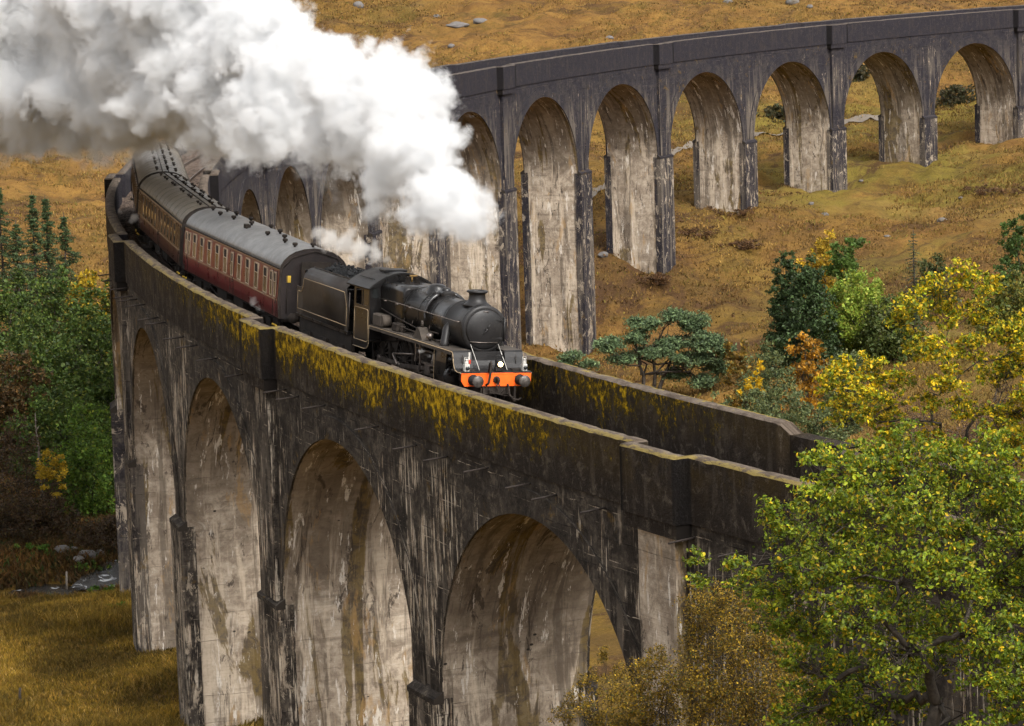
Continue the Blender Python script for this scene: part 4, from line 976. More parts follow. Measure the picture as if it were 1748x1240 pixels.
def make_coach(style, label, s_mid):
    c = vehicle('railway_coach', s_mid, label, 'railway coach', 'coaches of the steam train')
    body = M_mar if style == 'A' else M_umb; roof = M_rfA if style == 'A' else M_rfB
    h = CL/2
    m = MB(); full = [(y, z) for y, z in CP]; sec = full+[(-y, z) for y, z in full[::-1]]
    m.loft([[(x, y, z) for y, z in sec] for x in (-h, h)], 0, smooth=False); m.build('body', body, c)
    m = MB(); rp = mirror(RP)
    m.loft([[(x, y*1.004, z) for y, z in rp] for x in (-h, -h+.02, h-.02, h)], 0, closed=True, smooth=True)
    if style == 'B':
        for i in range(1, 13):
            x = -h+i*CL/13; m.loft([[(x+d, y*1.012, z+.008) for y, z in rp] for d in (-.02, .02)], 0)
    rf = m.build('roof', roof, c)
    for x in (-h, h):
        m = MB(); m.loft([[(x+d, y*1.03, z+.02 if z > 2.94 else z) for y, z in mirror([(1.36, 1.0), (1.41, 1.8)]+RP)] for d in (-.05, .05)], 0, smooth=False); m.build('end_rim', M_grime, c)
    # end walls & gangway bellows
    for x, e in ((h, 1), (-h, -1)):
        m = MB(); w_ = MB(); w_.prism([(y*.97, z-.02) for y, z in mirror([(1.33, 1.0), (1.40, 1.9), (1.335, 2.93)]+RP[1:])], x+e*.03, x+e*.08, 'yz'); w_.build('end_wall', M_umb if False else M_end, c)
        m.box(min(x+e*.08, x+e*.38), max(x+e*.08, x+e*.38), -.55, .55, 1.15, 3.25, bev=.06); m.box(min(x+e*.38, x+e*.42), max(x+e*.38, x+e*.42), -.6, .6, 1.1, 3.32, bev=.015); m.build('gangway', M_grime, c)
        m = MB(); m.tube([(x+e*.1, -1.25, 3.05), (x+e*.12, -.9, 3.45), (x+e*.12, 0, 3.72), (x+e*.12, .9, 3.45), (x+e*.1, 1.25, 3.05)], .02, 6); m.tube([(x+e*.10, -1.1, 1.2), (x+e*.10, -1.1, 2.8)], .02, 6)
        m.build('end_handrail', M_grime, c)
        m = MB(); m.box(min(x+e*.08, x+e*.10), max(x+e*.08, x+e*.10), -1.12, -.95, 2.45, 2.72); m.build('end_plate', M_yel, c)
        for y in (-.87, .87):
            m = MB(); m.lathe([(.1, 0), (.1, e*.3), (.22, e*.32), (.22, e*.36), (.001, e*.38)], 'x', 14, (x, y, 1.05)); m.build('buffer', M_grime, c)
    # lining
    m = MB()
    for sd in (-1, 1):
        for z, y in ((1.70, 1.405), (2.90, 1.345)): m.box(-h+.05, h-.05, sd*y-.012, sd*y+.012, z-.014, z+.014)
    m.build('waist_lining', M_line, c)
    m = MB()
    for sd in (-1, 1): m.box(-h, h, sd*1.36-.035, sd*1.36+.035, 2.955, 3.0)
    m.build('gutter', M_grime, c)
    # windows
    wide = [2.55, 4.25, 5.95, 7.6, 10.45, 12.15, 13.85, 15.5, 17.1] if style == 'A' else [2.6, 4.0, 5.4, 6.8, 8.2, 11.2, 12.6, 14.0, 15.4, 16.8]
    narrow = [.75, 1.45, 9.05, 18.3, 19.0] if style == 'A' else [.7, 1.5, 9.7, 18.2, 19.0]
    for sd in (-1, 1):
        ws = [(h-x, .31 if style == 'A' else .36, 1.80, 2.78) for x in wide]+[(h-x, .17, 1.82, 2.74) for x in narrow]
        for x, w, z0, z1 in ws:
            m = MB(); y = sd*1.392; ya, yb = y-.035, y+.035
            fw = .045
            for bx in ((x-w-fw, x-w, z0-fw, z1+fw), (x+w, x+w+fw, z0-fw, z1+fw), (x-w, x+w, z0-fw, z0), (x-w, x+w, z1, z1+fw), (x-w, x+w, z1-.36, z1-.33)):
                m.box(bx[0], bx[1], ya, yb, bx[2], bx[3])
            fr = m.build('window', M_frame if style == 'A' else M_frameB, c)
            m = MB(); m.box(x-w, x+w, y-.02, y+.022, z0, z1-.36); m.build('pane', M_pane, fr)
            if sd < 0:
                m = MB(); m.box(x-w*.8, x+w*.8, y-.02, y+.018, z1-.33, z1); m.build('ventilator', M_grime, fr)
        for x in ([h-.75, h-9.05, h-19.0] if style == 'A' else [h-.7, h-9.7, h-19.0]):
            m = MB(); y = sd*1.40
            for e in (-.34, .34): m.box(x+e-.008, x+e+.008, y-.012, y+.012, 1.05, 2.88)
            m.tube([(x+.26, y+sd*.03, 1.55), (x+.26, y+sd*.03, 1.75)], .018, 5); m.build('door', M_grime, c)
    # roof vents
    if style == 'A': vs_ = [(h-x, y) for x, y in ((.9, .15), (1.5, -.45), (3.3, -.45), (4.5, -.2), (6.6, -.45), (6.9, .15), (10.9, -.2), (10.2, .5), (12.9, .2), (13.9, -.35), (15.9, .2), (16.3, -.45), (17.9, .2), (18.6, -.3))]
    else: vs_ = [(h-x, y) for x in (1.2, 2.2, 5.0, 6.0, 8.2, 9.2, 12.0, 13.0, 15.5, 16.5, 18.3) for y in (-.42, .12, .55)]
    for i, (x, y) in enumerate(vs_):
        z = 3.80-.36*abs(y)**2
        m = MB(); k_ = .82 if style == 'A' else .62; m.lathe([(.07*k_, -.05), (.07*k_, .06), (.13*k_, .08), (.14*k_, .19*k_), (.10*k_, .23*k_), (.001, .24*k_)], 'z', 12, (x, y, z)); m.build('roof_vent', M_grime, rf)
    if style == 'A':
        m = MB(); m.box(h-10.6, h-10.1, -.62, -.40, 3.68, 3.88, bev=.02); m.build('roof_hatch', M_grime, rf)
    else:
        m = MB()
        for y in (-.16, .16): m.box(-h+.1, h-.1, y-.02, y+.02, 3.79, 3.83)
        m.build('roof_rail', M_grime, rf)
    # underframe
    m = MB(); m.box(-h+.05, h-.05, -1.2, 1.2, .85, 1.0)
    for sd in (-1, 1):
        m.box(-3.2, -1.2, sd*.95-.22, sd*.95+.22, .42, .85, bev=.02); m.box(.2, 2.1, sd*.95-.22, sd*.95+.22, .45, .85, bev=.02); m.tube([(-6, sd*1.05, .83), (-3.4, sd*1.05, .42), (3.4, sd*1.05, .42), (6, sd*1.05, .83)], .04, 5)
        for x in (-h+.75, h-.75, 0): m.box(x-.4, x+.4, sd*1.32-.1, sd*1.32+.1, .60, .64)
    m.build('underframe', M_grime, c)
    m = MB()
    for x in (-h+.55, h-.55):
        for sd in (-1,): m.box(x-.38, x+.38, sd*1.42-.03, sd*1.42+.03, .66, .71)
    m.build('step_edge', M_yel, c)
    for bx in (-7.1, 7.1):
        m = MB()
        for sd in (-1, 1):
            m.prism([(bx-1.7, .55), (bx-1.7, .70), (bx-.6, .85), (bx+.6, .85), (bx+1.7, .70), (bx+1.7, .55), (bx+.5, .38), (bx-.5, .38)], sd*1.02-.05, sd*1.02+.05, 'xz')
            for x in (bx-1.3, bx+1.3): m.box(x-.15, x+.15, sd*1.1-.1, sd*1.1+.1, .36, .64, bev=.02)
            m.box(bx-.35, bx+.35, sd*1.1-.06, sd*1.1+.06, .4, .75)
        m.build('bogie', M_grime, c)
        for x in (bx-1.3, bx+1.3):
            for y in (-.72, .72):
                m = MB(); m.lathe([(.46, -.06), (.47, .05), (.40, .06), (.001, .02)], 'y', 24, (x, y, .46), caps=(True, False)); m.build('wheel', M_grime, c)
    return c
S_C = 37.75+CL/2; PIT_C = 20.35
cA = make_coach('A', 'maroon coach with a smooth grey roof, first behind the tender', S_C)
cB = make_coach('B', 'brown and maroon coach with a ribbed roof and yellowish windows, behind the grey roofed coach', S_C+PIT_C)
def dup(root, s, label):
    r = root.copy(); COL.objects.link(r); ph = PHI0-s/R0; r['label'] = label
    r.matrix_world = Matrix.Translation(vpt(s, 0, RAIL))@Matrix.Rotation(ph+pi/2, 4, 'Z')@Matrix.Rotation(-math.atan(-GR), 4, 'Y')@Matrix.Rotation(-CANT, 4, 'X')
    for ch in list(root.children):
        d = ch.copy(); COL.objects.link(d); d.parent = r
        for g in ch.children:
            e = g.copy(); COL.objects.link(e); e.parent = d
    return r
dup(cB, S_C+2*PIT_C, 'coach with two rails along its vented roof, half lost in the steam')

# ------------------------------------------------------------------ steam
def gn_volume(name, v, f, mat, voxel, band, label, loc0):
    me = bpy.data.meshes.new(name); v = np.asarray(v, float)-loc0
    me.vertices.add(len(v)); me.vertices.foreach_set('co', v.astype(np.float32).ravel()); m_, k_ = f.shape
    me.loops.add(m_*k_); me.loops.foreach_set('vertex_index', f.astype(np.int32).ravel())
    me.polygons.add(m_); me.polygons.foreach_set('loop_start', np.arange(0, m_*k_, k_, dtype=np.int32)); me.update(calc_edges=True)
    me.materials.append(mat)
    o = bpy.data.objects.new(name, me); COL.objects.link(o); o.location = loc0
    g = bpy.data.node_groups.new(name+'_fill', 'GeometryNodeTree')
    g.interface.new_socket('Geometry', in_out='INPUT', socket_type='NodeSocketGeometry'); g.interface.new_socket('Geometry', in_out='OUTPUT', socket_type='NodeSocketGeometry')
    gi = g.nodes.new('NodeGroupInput'); go = g.nodes.new('NodeGroupOutput'); mv = g.nodes.new('GeometryNodeMeshToVolume'); sm = g.nodes.new('GeometryNodeSetMaterial')
    mv.resolution_mode = 'VOXEL_SIZE'
    mv.inputs['Density'].default_value = 1.0; mv.inputs['Voxel Size'].default_value = voxel; mv.inputs['Interior Band Width'].default_value = band
    sm.inputs['Material'].default_value = mat
    g.links.new(gi.outputs[0], mv.inputs['Mesh']); g.links.new(mv.outputs[0], sm.inputs[0]); g.links.new(sm.outputs[0], go.inputs[0])
    md = o.modifiers.new('fill', 'NODES'); md.node_group = g
    o['kind'] = 'stuff'; o['label'] = label; o['category'] = 'steam'
    return o
def ico(n):
    import bmesh
    bm = bmesh.new(); bmesh.ops.create_icosphere(bm, subdivisions=n, radius=1.0)
    v = np.array([p.co[:] for p in bm.verts]); f = np.array([[q.index for q in p.verts] for p in bm.faces]); bm.free(); return v, f
IV, IF = ico(2)
def union(spheres, voxel):
    """overlapping spheres fused into one closed skin"""
    vs, fs, n = [], [], 0
    for c, r in spheres:
        vs.append(IV*r+c); fs.append(IF+n); n += len(IV)
    me = bpy.data.meshes.new('t'); v = np.concatenate(vs); f = np.concatenate(fs)
    me.vertices.add(len(v)); me.vertices.foreach_set('co', v.astype(np.float32).ravel()); me.loops.add(f.size); me.loops.foreach_set('vertex_index', f.astype(np.int32).ravel())
    me.polygons.add(len(f)); me.polygons.foreach_set('loop_start', np.arange(0, f.size, 3, dtype=np.int32)); me.update(calc_edges=True)
    o = bpy.data.objects.new('t', me); COL.objects.link(o); md = o.modifiers.new('r', 'REMESH'); md.mode = 'VOXEL'; md.voxel_size = voxel
    ev = o.evaluated_get(bpy.context.evaluated_depsgraph_get()).to_mesh()
    v = np.empty(len(ev.vertices)*3); ev.vertices.foreach_get('co', v); nf = len(ev.polygons)
    li = np.empty(len(ev.loops), dtype=np.int64); ev.loops.foreach_get('vertex_index', li)
    f = li.reshape(nf, -1); o.evaluated_get(bpy.context.evaluated_depsgraph_get()).to_mesh_clear(); bpy.data.objects.remove(o); bpy.data.meshes.remove(me)
    return v.reshape(-1, 3), f
def steam_mat(name, dens, ns, thr, amp, col=(.97, .97, .97), gain=2.2, aniso=.0):
    q = N(name); P = q.pos(); d = q.n('ShaderNodeAttribute', attribute_name='density').outputs['Fac']
    def bil(sc, det, of): return q.math('ABSOLUTE', q.math('SUBTRACT', q.noise(P, sc, det, .6, .3, off=of), .5))
    n1 = q.math('ADD', q.math('MULTIPLY', bil(ns, 2, 0.), 1.1), q.math('ADD', q.math('MULTIPLY', bil(ns*2.7, 2, 5.), .6), q.math('MULTIPLY', bil(ns*6.5, 2, 9.), .32)))
    x = q.math('ADD', q.math('MULTIPLY', d, gain), q.math('MULTIPLY', q.math('SUBTRACT', n1, .2), amp))
    x = q.math('SUBTRACT', x, thr)
    x = q.math('MULTIPLY', q.math('MINIMUM', q.math('MAXIMUM', x, 0.0), 1.0), q.ss(d, 0.0, .06))
    pv = q.n('ShaderNodeVolumePrincipled'); pv.inputs['Color'].default_value = (*col, 1); pv.inputs['Anisotropy'].default_value = aniso
    pv.inputs['Density Attribute'].default_value = ''
    q.set(pv, 'Density', q.math('MULTIPLY', x, dens)); q.t.links.new(pv.outputs[0], q.out.inputs['Volume']); return q.m
PL = [(846, 372, 122, .8), (824, 400, 122, .75), (830, 350, 122.5, .8), (790, 388, 123, 1.3), (766, 338, 125, 1.75), (728, 395, 125, 1.0), (700, 370, 127, 1.3), (725, 262, 128, 2.1), (690, 185, 132, 2.4), (700, 112, 135, 1.35), (655, 105, 138, 1.7),
      (655, 300, 131, 1.8), (630, 205, 138, 3.0), (575, 120, 143, 2.5), (570, 225, 143, 2.5), (500, 110, 150, 2.7), (480, 185, 150, 3.3), (430, 60, 156, 3.4), (400, 165, 158, 3.8), (340, 20, 165, 5.5), (330, 125, 165, 4.4),
      (250, 50, 172, 6.5), (240, 135, 172, 4.4), (150, 40, 180, 7), (160, 130, 180, 4.8), (60, 50, 190, 7), (100, 130, 190, 4.0), (-40, 40, 200, 8), (10, 90, 200, 3.6), (-150, 20, 215, 9), (-300, 0, 230, 11), (180, -80, 182, 8), (0, -90, 200, 10), (330, -60, 170, 4.5)]
rs_ = np.random.default_rng(12); sph = []
for px, py, d, r in PL:
    c = onray(px, py, d); r += .5 if d < 136 else .3; sph.append((c, r*.84))
    n = int(14+r*9)
    for i in range(n):
        u = rs_.normal(size=3); u /= np.linalg.norm(u); u[2] = u[2]*.9
        r2 = r*rs_.uniform(.14, .34); c2 = c+u*(r*.98-r2*rs_.uniform(.3, 1.0)); sph.append((c2, r2))
        for j in range(8):
            w = rs_.normal(size=3)+u*.9; w /= np.linalg.norm(w); r3 = r2*rs_.uniform(.28, .45); sph.append((c2+w*r2*.92, max(r3, .16)))
v, f = union(sph, .15)
M_st = steam_mat('steam', 3.2, .62, .95, 4.2, gain=2.4, col=(.915, .92, .925))
gn_volume('steam_plume', v, f, M_st, .17, 1.5, 'huge billowing white steam plume trailing from the chimney back over the coaches', onray(700, 250, 130))

# thin wisps under and beside the main plume
WL = [(800, 462, 121.3, .28), (803, 480, 121, .2), (795, 445, 121.8, .5), (790, 430, 122, .8), (770, 455, 122.5, .5), (760, 440, 123, .7), (820, 430, 122, .5), (620, 350, 134, 1.5), (560, 300, 142, 2.0), (500, 265, 148, 2.0), (470, 330, 152, 1.2), (430, 250, 155, 2.2), (370, 245, 160, 2.2), (310, 235, 168, 2.4), (620, 400, 136, .9),
      (240, 255, 186, 2.6), (180, 255, 190, 2.4), (120, 245, 194, 2.4), (150, 285, 192, 1.6), (80, 200, 200, 2.6), (20, 170, 205, 2.8), (-20, 210, 205, 2.4), (270, 262, 182, 1.6)]
sp2 = []
for px, py, d, r in WL:
    c = onray(px, py, d); sp2.append((c, r*.8))
    for i in range(10):
        u = rs_.normal(size=3); u /= np.linalg.norm(u); sp2.append((c+u*r*.7, r*rs_.uniform(.25, .5)))
v, f = union(sp2, .25)
gn_volume('drifting_steam', v, f, steam_mat('thin_steam', .6, .6, .6, 3.2, (.97, .965, .96), 1.3), .25, 1.4, 'thin brownish steam drifting down under the big plume', onray(500, 265, 148))
def puff(lst, name, lab, dens, ns=1.6, thr=.35, amp=2.6):
    sp = []
    for px, py, d, r in lst:
        c = onray(px, py, d); sp.append((c, r*.8))
        for i in range(9):
            u = rs_.normal(size=3); u /= np.linalg.norm(u); sp.append((c+u*r*.75, r*rs_.uniform(.25, .5)))
    v, f = union(sp, max(.05, min(.12, min(a[3] for a in lst)*.4))); gn_volume(name, v, f, steam_mat(name, dens, ns, thr, amp, (.97, .95, .92), 2.0), .1, .35, lab, onray(*lst[0][:3]))
puff([(688, 459, 126.5, .12), (676, 453, 127, .22), (660, 444, 128, .38), (640, 436, 129, .5), (615, 428, 130, .62), (590, 420, 131.5, .62), (565, 412, 133, .62), (545, 398, 134, .5), (600, 400, 131, .45), (640, 415, 129, .35)], 'safety_valve_steam', 'small cream coloured jet of steam blowing back from the safety valves over the cab', 3.2)
puff([(712, 590, 121.6, .12), (720, 600, 121.2, .18), (732, 608, 120.8, .15), (708, 580, 122, .08)], 'cylinder_steam', 'little wisp of steam leaking above the engine cylinder', 2.5)
puff([(230, 370, 172, .35), (222, 378, 172, .25), (240, 378, 171, .25), (205, 362, 174, .3)], 'brake_steam', 'small steam puff beside the brown coach inside the parapet', 1.8)
puff([(440, 527, 139.5, .25), (430, 517, 140, .3), (450, 530, 139, .18)], 'heating_pipe_steam', 'faint steam low at the front corner of the first coach', 1.2)

# ------------------------------------------------------------------ vegetation
def leaf_mat(name, rough=.55, trans=.35):
    q = N(name); c = q.att('col', 'Color'); n = q.noise(q.pos(), 3.0, 3, .6)
    c2 = q.mix(q.ss(n, .35, .65, 0, .35), c, (.02, .022, .006))
    d = q.n('ShaderNodeBsdfPrincipled'); q.set(d, 'Base Color', c2); q.set(d, 'Roughness', rough); q.set(d, 'Specular IOR Level', .3)
    t = q.n('ShaderNodeBsdfTranslucent'); q.set(t, 'Color', c2); mx = q.n('ShaderNodeMixShader'); mx.inputs[0].default_value = trans
    q.t.links.new(d.outputs[0], mx.inputs[1]); q.t.links.new(t.outputs[0], mx.inputs[2]); q.t.links.new(mx.outputs[0], q.out.inputs[0]); return q.m
M_leaf = leaf_mat('leaves'); M_need = leaf_mat('needles', .6, .15); M_grassb = leaf_mat('grass_blades', .8, .3)
M_bark = plain('bark', (.055, .045, .036), .9, 0, .5, .2, 5, bump=.8); M_barkp = plain('pine_bark', (.16, .075, .04), .9, 0, .4, .2, 5, bump=.8); M_barkg = plain('grey_bark', (.20, .17, .14), .9, 0, .4, .2, 5, bump=.8)
R_ = np.random.default_rng(77)
def unit(n):
    u = R_.normal(size=(n, 3)); return u/np.linalg.norm(u, axis=1)[:, None]
def leaves(C, size, asp=.62, up=.3, ctr=None, fold=True):
    """C (n,3) centres -> folded leaf shapes (6 verts, 2 quads each)"""
    n = len(C); nrm = unit(n); nrm[:, 2] += up
    if ctr is not None:
        o = C-ctr; o /= np.linalg.norm(o, axis=1)[:, None]+1e-6; nrm += o*.7
    nrm /= np.linalg.norm(nrm, axis=1)[:, None]
    a = np.cross(nrm, unit(n)); a /= np.linalg.norm(a, axis=1)[:, None]+1e-9; b = np.cross(nrm, a)
    s = (size*R_.uniform(.45, 1.45, n))[:, None]; w = s*asp*.5
    if not fold:
        v = np.stack([C-a*s*.5, C+b*w, C+a*s*.5, C-b*w], 1); f = np.arange(n*4).reshape(n, 4); return v.reshape(-1, 3), f
    l = nrm*s*.12
    v = np.stack([C-a*s*.5, C+b*w-a*s*.1+l, C+b*w*.7+a*s*.3+l, C+a*s*.5, C-b*w*.7+a*s*.3+l, C-b*w-a*s*.1+l], 1)
    i = np.arange(n)[:, None]*6; f = np.stack([i+np.array([[0, 3, 2, 1]]), i+np.array([[0, 5, 4, 3]])], 1).reshape(-1, 4)
    return v.reshape(-1, 3), f
def leafmesh(name, C, cols, size, par, mat, base, **kw):
    v, f = leaves(C, size, **kw); per = len(v)//len(C)
    col = np.repeat(np.concatenate([cols, np.ones((len(C), 1))], 1), per, 0)
    return mesh(name, v-base, f, mat, par, attr={'col': ('FLOAT_COLOR', 'POINT', col)})
def palette(n, pal, wts, clump=None):
    pal = np.array(pal, float); i = R_.choice(len(pal), n, p=np.array(wts)/sum(wts)); c = pal[i]*R_.uniform(.7, 1.3, (n, 1))
    return np.clip(c, 0, 1)
def limbs(name, paths, par, mat, base, sides=6):
    """paths: list of (points, radii)"""
    m = MB()
    for pts, rr in paths: m.tube([np.array(p)-base for p in pts], list(rr), sides)
    return m.build(name, mat, par)
def curve(a, b, n=5, sag=.0, wob=.1):
    a, b = np.array(a), np.array(b); L_ = np.linalg.norm(b-a); t = np.linspace(0, 1, n)[:, None]
    p = a+(b-a)*t; p[:, 2] += sag*L_*np.sin(t[:, 0]*pi); w = R_.normal(size=(n, 3))*wob*L_/n; w[0] = 0; w[-1] = 0
    return p+w
def tree(name, label, cat, base, blobs, n, leaf, pal, wts, trunk_r=.2, bark=None, mat=None, group=None, up=.3, flat=1.0, hollow=.45, asp=.62, fold=False, twigs=3, stems=1):
    """blobs: list of (centre xyz, radius); leaves fill clumps round each blob"""
    base = np.array(base, float); t = empty(name, base, label, cat, group)
    top = max(b[0][2] for b in blobs); C = []; K = []
    cen = np.mean([b[0] for b in blobs], 0)
    tot = sum(b[1]**2 for b in blobs)
    paths = []
    st = [base+np.array([R_.normal()*.15*stems, R_.normal()*.15*stems, -.4]) for _ in range(stems)]
    sp = []
    for s0 in st:
        tip = np.array([cen[0]+R_.normal()*.3, cen[1]+R_.normal()*.3, base[2]+(top-base[2])*.82]) if stems == 1 else np.array(blobs[R_.integers(len(blobs))][0])
        p = curve(s0, tip, 7, 0, .18); sp.append(p); paths.append((p, np.linspace(trunk_r, trunk_r*.22, 7)))
    for c, r in blobs:
        c = np.array(c); m = max(6, int(n*r*r/tot))
        k = max(3, int(m/45)); sc = unit(k)*r*R_.uniform(hollow, 1.0, (k, 1))**.6; sc[:, 2] *= flat; sc = sc+c
        tint = R_.uniform(.72, 1.25, (k, 1))
        w = R_.integers(0, k, m); cr = r*.34
        q = sc[w]+R_.normal(size=(m, 3))*cr*np.array([.55, .55, .42*flat])
        C.append(q); K.append(palette(m, pal, wts)*tint[w])
        p = sp[R_.integers(len(sp))]; j = int(np.argmin(np.linalg.norm(p-c, axis=1)+np.abs(p[:, 2]-(c[2]-r*1.2))*.8)); j = min(max(j, 1), 6)
        a = p[j]; br = trunk_r*.42*(1-j/9)
        pc = curve(a, c, 5, .06, .25); paths.append((pc, np.linspace(br, br*.35, 5)))
        for i in range(min(twigs, k)): paths.append((curve(pc[3], sc[i], 4, .0, .2), np.linspace(br*.4, br*.12, 4)))
    C = np.concatenate(C); K = np.concatenate(K)
    leafmesh('crown', C, K, leaf, t, mat or M_leaf, base, up=up, fold=fold, asp=asp)
    limbs('trunk', paths, t, bark or M_bark, base, 6)
    return t
def blobs_px(lst, dist, depth=1.5, k=1.0):
    o = []
    for px, py, r in lst:
        d = dist+R_.uniform(-depth, depth); o.append((onray(px, py, d), r*d/5923*k))
    return o
def crown_blobs(base, h, w, n, lo=.3, shape='round'):
    o = []; b = np.array(base)
    for i in range(n):
        t = (i+.5)/n; z = lo+(1-lo)*t
        pr = {'round': math.sin(pi*min(1, .15+.8*t))**.7, 'cone': 1.05-t, 'col': .75}[shape]
        a = i*2.4+R_.uniform(-.4, .4); rr = w*.5*pr; cr = w*.27*(.6+.5*pr)
        o.append((b+np.array([cos(a)*rr*.62, sin(a)*rr*.62, z*h-cr*.6]), cr))
    return o
def gpt(px, dist): a = at(px, dist); return np.array([a[0], a[1], terz(a[0], a[1])])
GRN = [(.045, .08, .018), (.07, .12, .022), (.105, .16, .028), (.17, .19, .032)]
BGR = [(.06, .12, .018), (.10, .18, .022), (.15, .24, .028), (.24, .27, .032)]
DGR = [(.035, .065, .022), (.058, .10, .034), (.085, .135, .046), (.03, .045, .016)]
YEL = [(.50, .33, .02), (.62, .42, .03), (.35, .26, .02)]

# left bank broadleaf trees  (px, top y, width px, dist)
LB = [(20, 470, 110, 262, 'wide mid green tree at the left edge under the conifers', 0), (92, 462, 110, 258, 'mid green tree left of the viaduct, its top just under the three conifers', 0), (160, 500, 100, 252, 'green tree whose crown touches the curved viaduct on the left', 0),
      (45, 545, 130, 246, 'dense green tree in the middle of the left bank wood', 0), (125, 570, 130, 243, 'dense round green tree beside the leftmost pier', 0), (178, 620, 90, 240, 'darker green tree pressed against the leftmost pier', 0),
      (95, 655, 120, 236, 'deep green tree with lowest branches in shade above the round bush', 0), (20, 610, 110, 240, 'rusty brown leaved tree at the left edge', 1), (150, 452, 60, 270, 'small yellow leaved tree topping the left bank wood', 2), (190, 470, 60, 262, 'yellow green tree right beside the left curve of the parapet', 3)]
for px, ty, w, d, lab, kd in LB:
    b = gpt(px, d); topz = onray(px, ty, d)[2]; h = max(4.5, topz-b[2]); W = w*d/5923*1.15
    pal, wt = [(GRN, (3, 4, 4, 1.4)), ([(.10, .055, .02), (.16, .085, .025), (.06, .05, .02)], (3, 2, 2)), (YEL+GRN[2:3], (3, 2, 3, 1)), (GRN+YEL[:1], (1, 2, 4, 4, 1.5))][kd]
    tree('broadleaf_tree', lab, 'tree', b, crown_blobs(b, h, W*1.15, 17, .12), 11000, .27, pal, wt, .16, group='trees on the left river bank', up=.5)
# round bush & yellow neighbour
b = gpt(145, 226); tree('broadleaf_tree', 'large round green bushy tree beside the pale pier above the stream', 'tree', b, crown_blobs(b, 7.4, 6.0, 18, .08), 14000, .22, BGR, (3, 4, 4, 1), .15, group='trees on the left river bank', up=.5)
b = gpt(85, 229); tree('yellow_sapling', 'bright yellow sapling left of the round green bushy tree', 'tree', b, blobs_px([(85, 790, 22), (75, 815, 20), (100, 800, 18), (95, 835, 16)], 219, .6), 1500, .18, YEL, (3, 3, 1), .06, up=.5)
BRN = [(.075, .045, .028), (.11, .06, .03), (.055, .04, .022), (.13, .09, .03)]
for px, ty, w, d, lab in ((25, 715, 110, 222, 'brown half bare shrub at the left edge, tallest of the brown thicket'), (75, 850, 80, 218, 'olive brown shrub at the foot of the dead snag'), (10, 830, 90, 216, 'low brown shrub at the left edge above the meadow'), (150, 905, 90, 214, 'brown scrub in front of the round green bushy tree'), (185, 890, 60, 216, 'brown scrub beside the foot of the leftmost pier')):
    b = gpt(px, d); h = max(1.6, onray(px, ty, d)[2]-b[2]); W = w*d/5923
    tree('brown_shrub', lab, 'shrub', b, crown_blobs(b, h, W*1.2, 12, .05), 6500, .17, BRN, (3, 3, 2, 1.5), .07, group='brown shrubs by the stream', stems=4, twigs=6)
# dead snag
b = gpt(60, 224); t = empty('dead_tree', b, 'thin pale dead tree snag with stubby broken branches', 'tree'); top = onray(60, 705, 224)
pp = [(curve(b, top, 7, 0, .05), np.linspace(.12, .03, 7))]
for i in range(16):
    z = R_.uniform(.35, .95); p0 = b+(top-b)*z; a = R_.uniform(0, 6.28); l = R_.uniform(.4, 1.1)*(1.2-z); pp.append((curve(p0, p0+np.array([cos(a)*l, sin(a)*l, R_.uniform(-.1, .4)]), 4, 0, .1), np.linspace(.035, .012, 4)))
limbs('trunk', pp, t, M_barkg, b)
# conifers
def conifer(px, ty, w, d, lab, pal=DGR, base_y=None, n=9000, name='conifer', dens=1.0, group='conifers on the hillside'):
    b = gpt(px, d); h = onray(px, ty, d)[2]-b[2]; t = empty(name, b, lab, 'tree', group); W = w*d/5923*1.9
    C = []; K = []; pp = [(curve(b-np.array([0, 0, .3]), b+np.array([0, 0, h]), 6, 0, .02), np.linspace(.16, .02, 6))]
    nl = int(h*3.4)
    for i in range(nl):
        z = .12+.86*i/nl; rr = W*(1.03-z)**1.15*R_.uniform(.35, 1.4)
        for j in range(5):
            a = R_.uniform(0, 6.28); m = max(3, int(n/nl/5)); u = R_.uniform(.1, 1, m)**.7
            l = rr*R_.uniform(.7, 1.15)
            q = b+np.stack([cos(a)*u*l, sin(a)*u*l, z*h-u*l*.25], -1)+R_.normal(size=(m, 3))*np.array([.10, .10, .045])
            C.append(q); K.append(palette(m, pal, [1]*len(pal))); 
            pp.append((curve(b+[0, 0, z*h], b+np.array([cos(a)*l*.9, sin(a)*l*.9, z*h-l*.2]), 3, 0, .05), [.03, .02, .008]))
    leafmesh('crown', np.concatenate(C), np.concatenate(K), .21, t, M_need, b, up=.2, fold=False, asp=.35)
    limbs('trunk', pp, t, M_bark, b, 4); return t
for px, ty, w, d, lab in ((14, 312, 42, 300, 'dark conifer at the left edge, left of the group of three'), (70, 325, 34, 296, 'tallest slim conifer of the group of three on the left'), (92, 332, 34, 299, 'slim conifer in the middle of the group of three on the left'), (122, 362, 44, 294, 'bushy conifer, rightmost and lowest on the left hillside'), (40, 375, 50, 290, 'low dark conifer between the left edge and the group of three')):
    conifer(px, ty, w, d, lab)
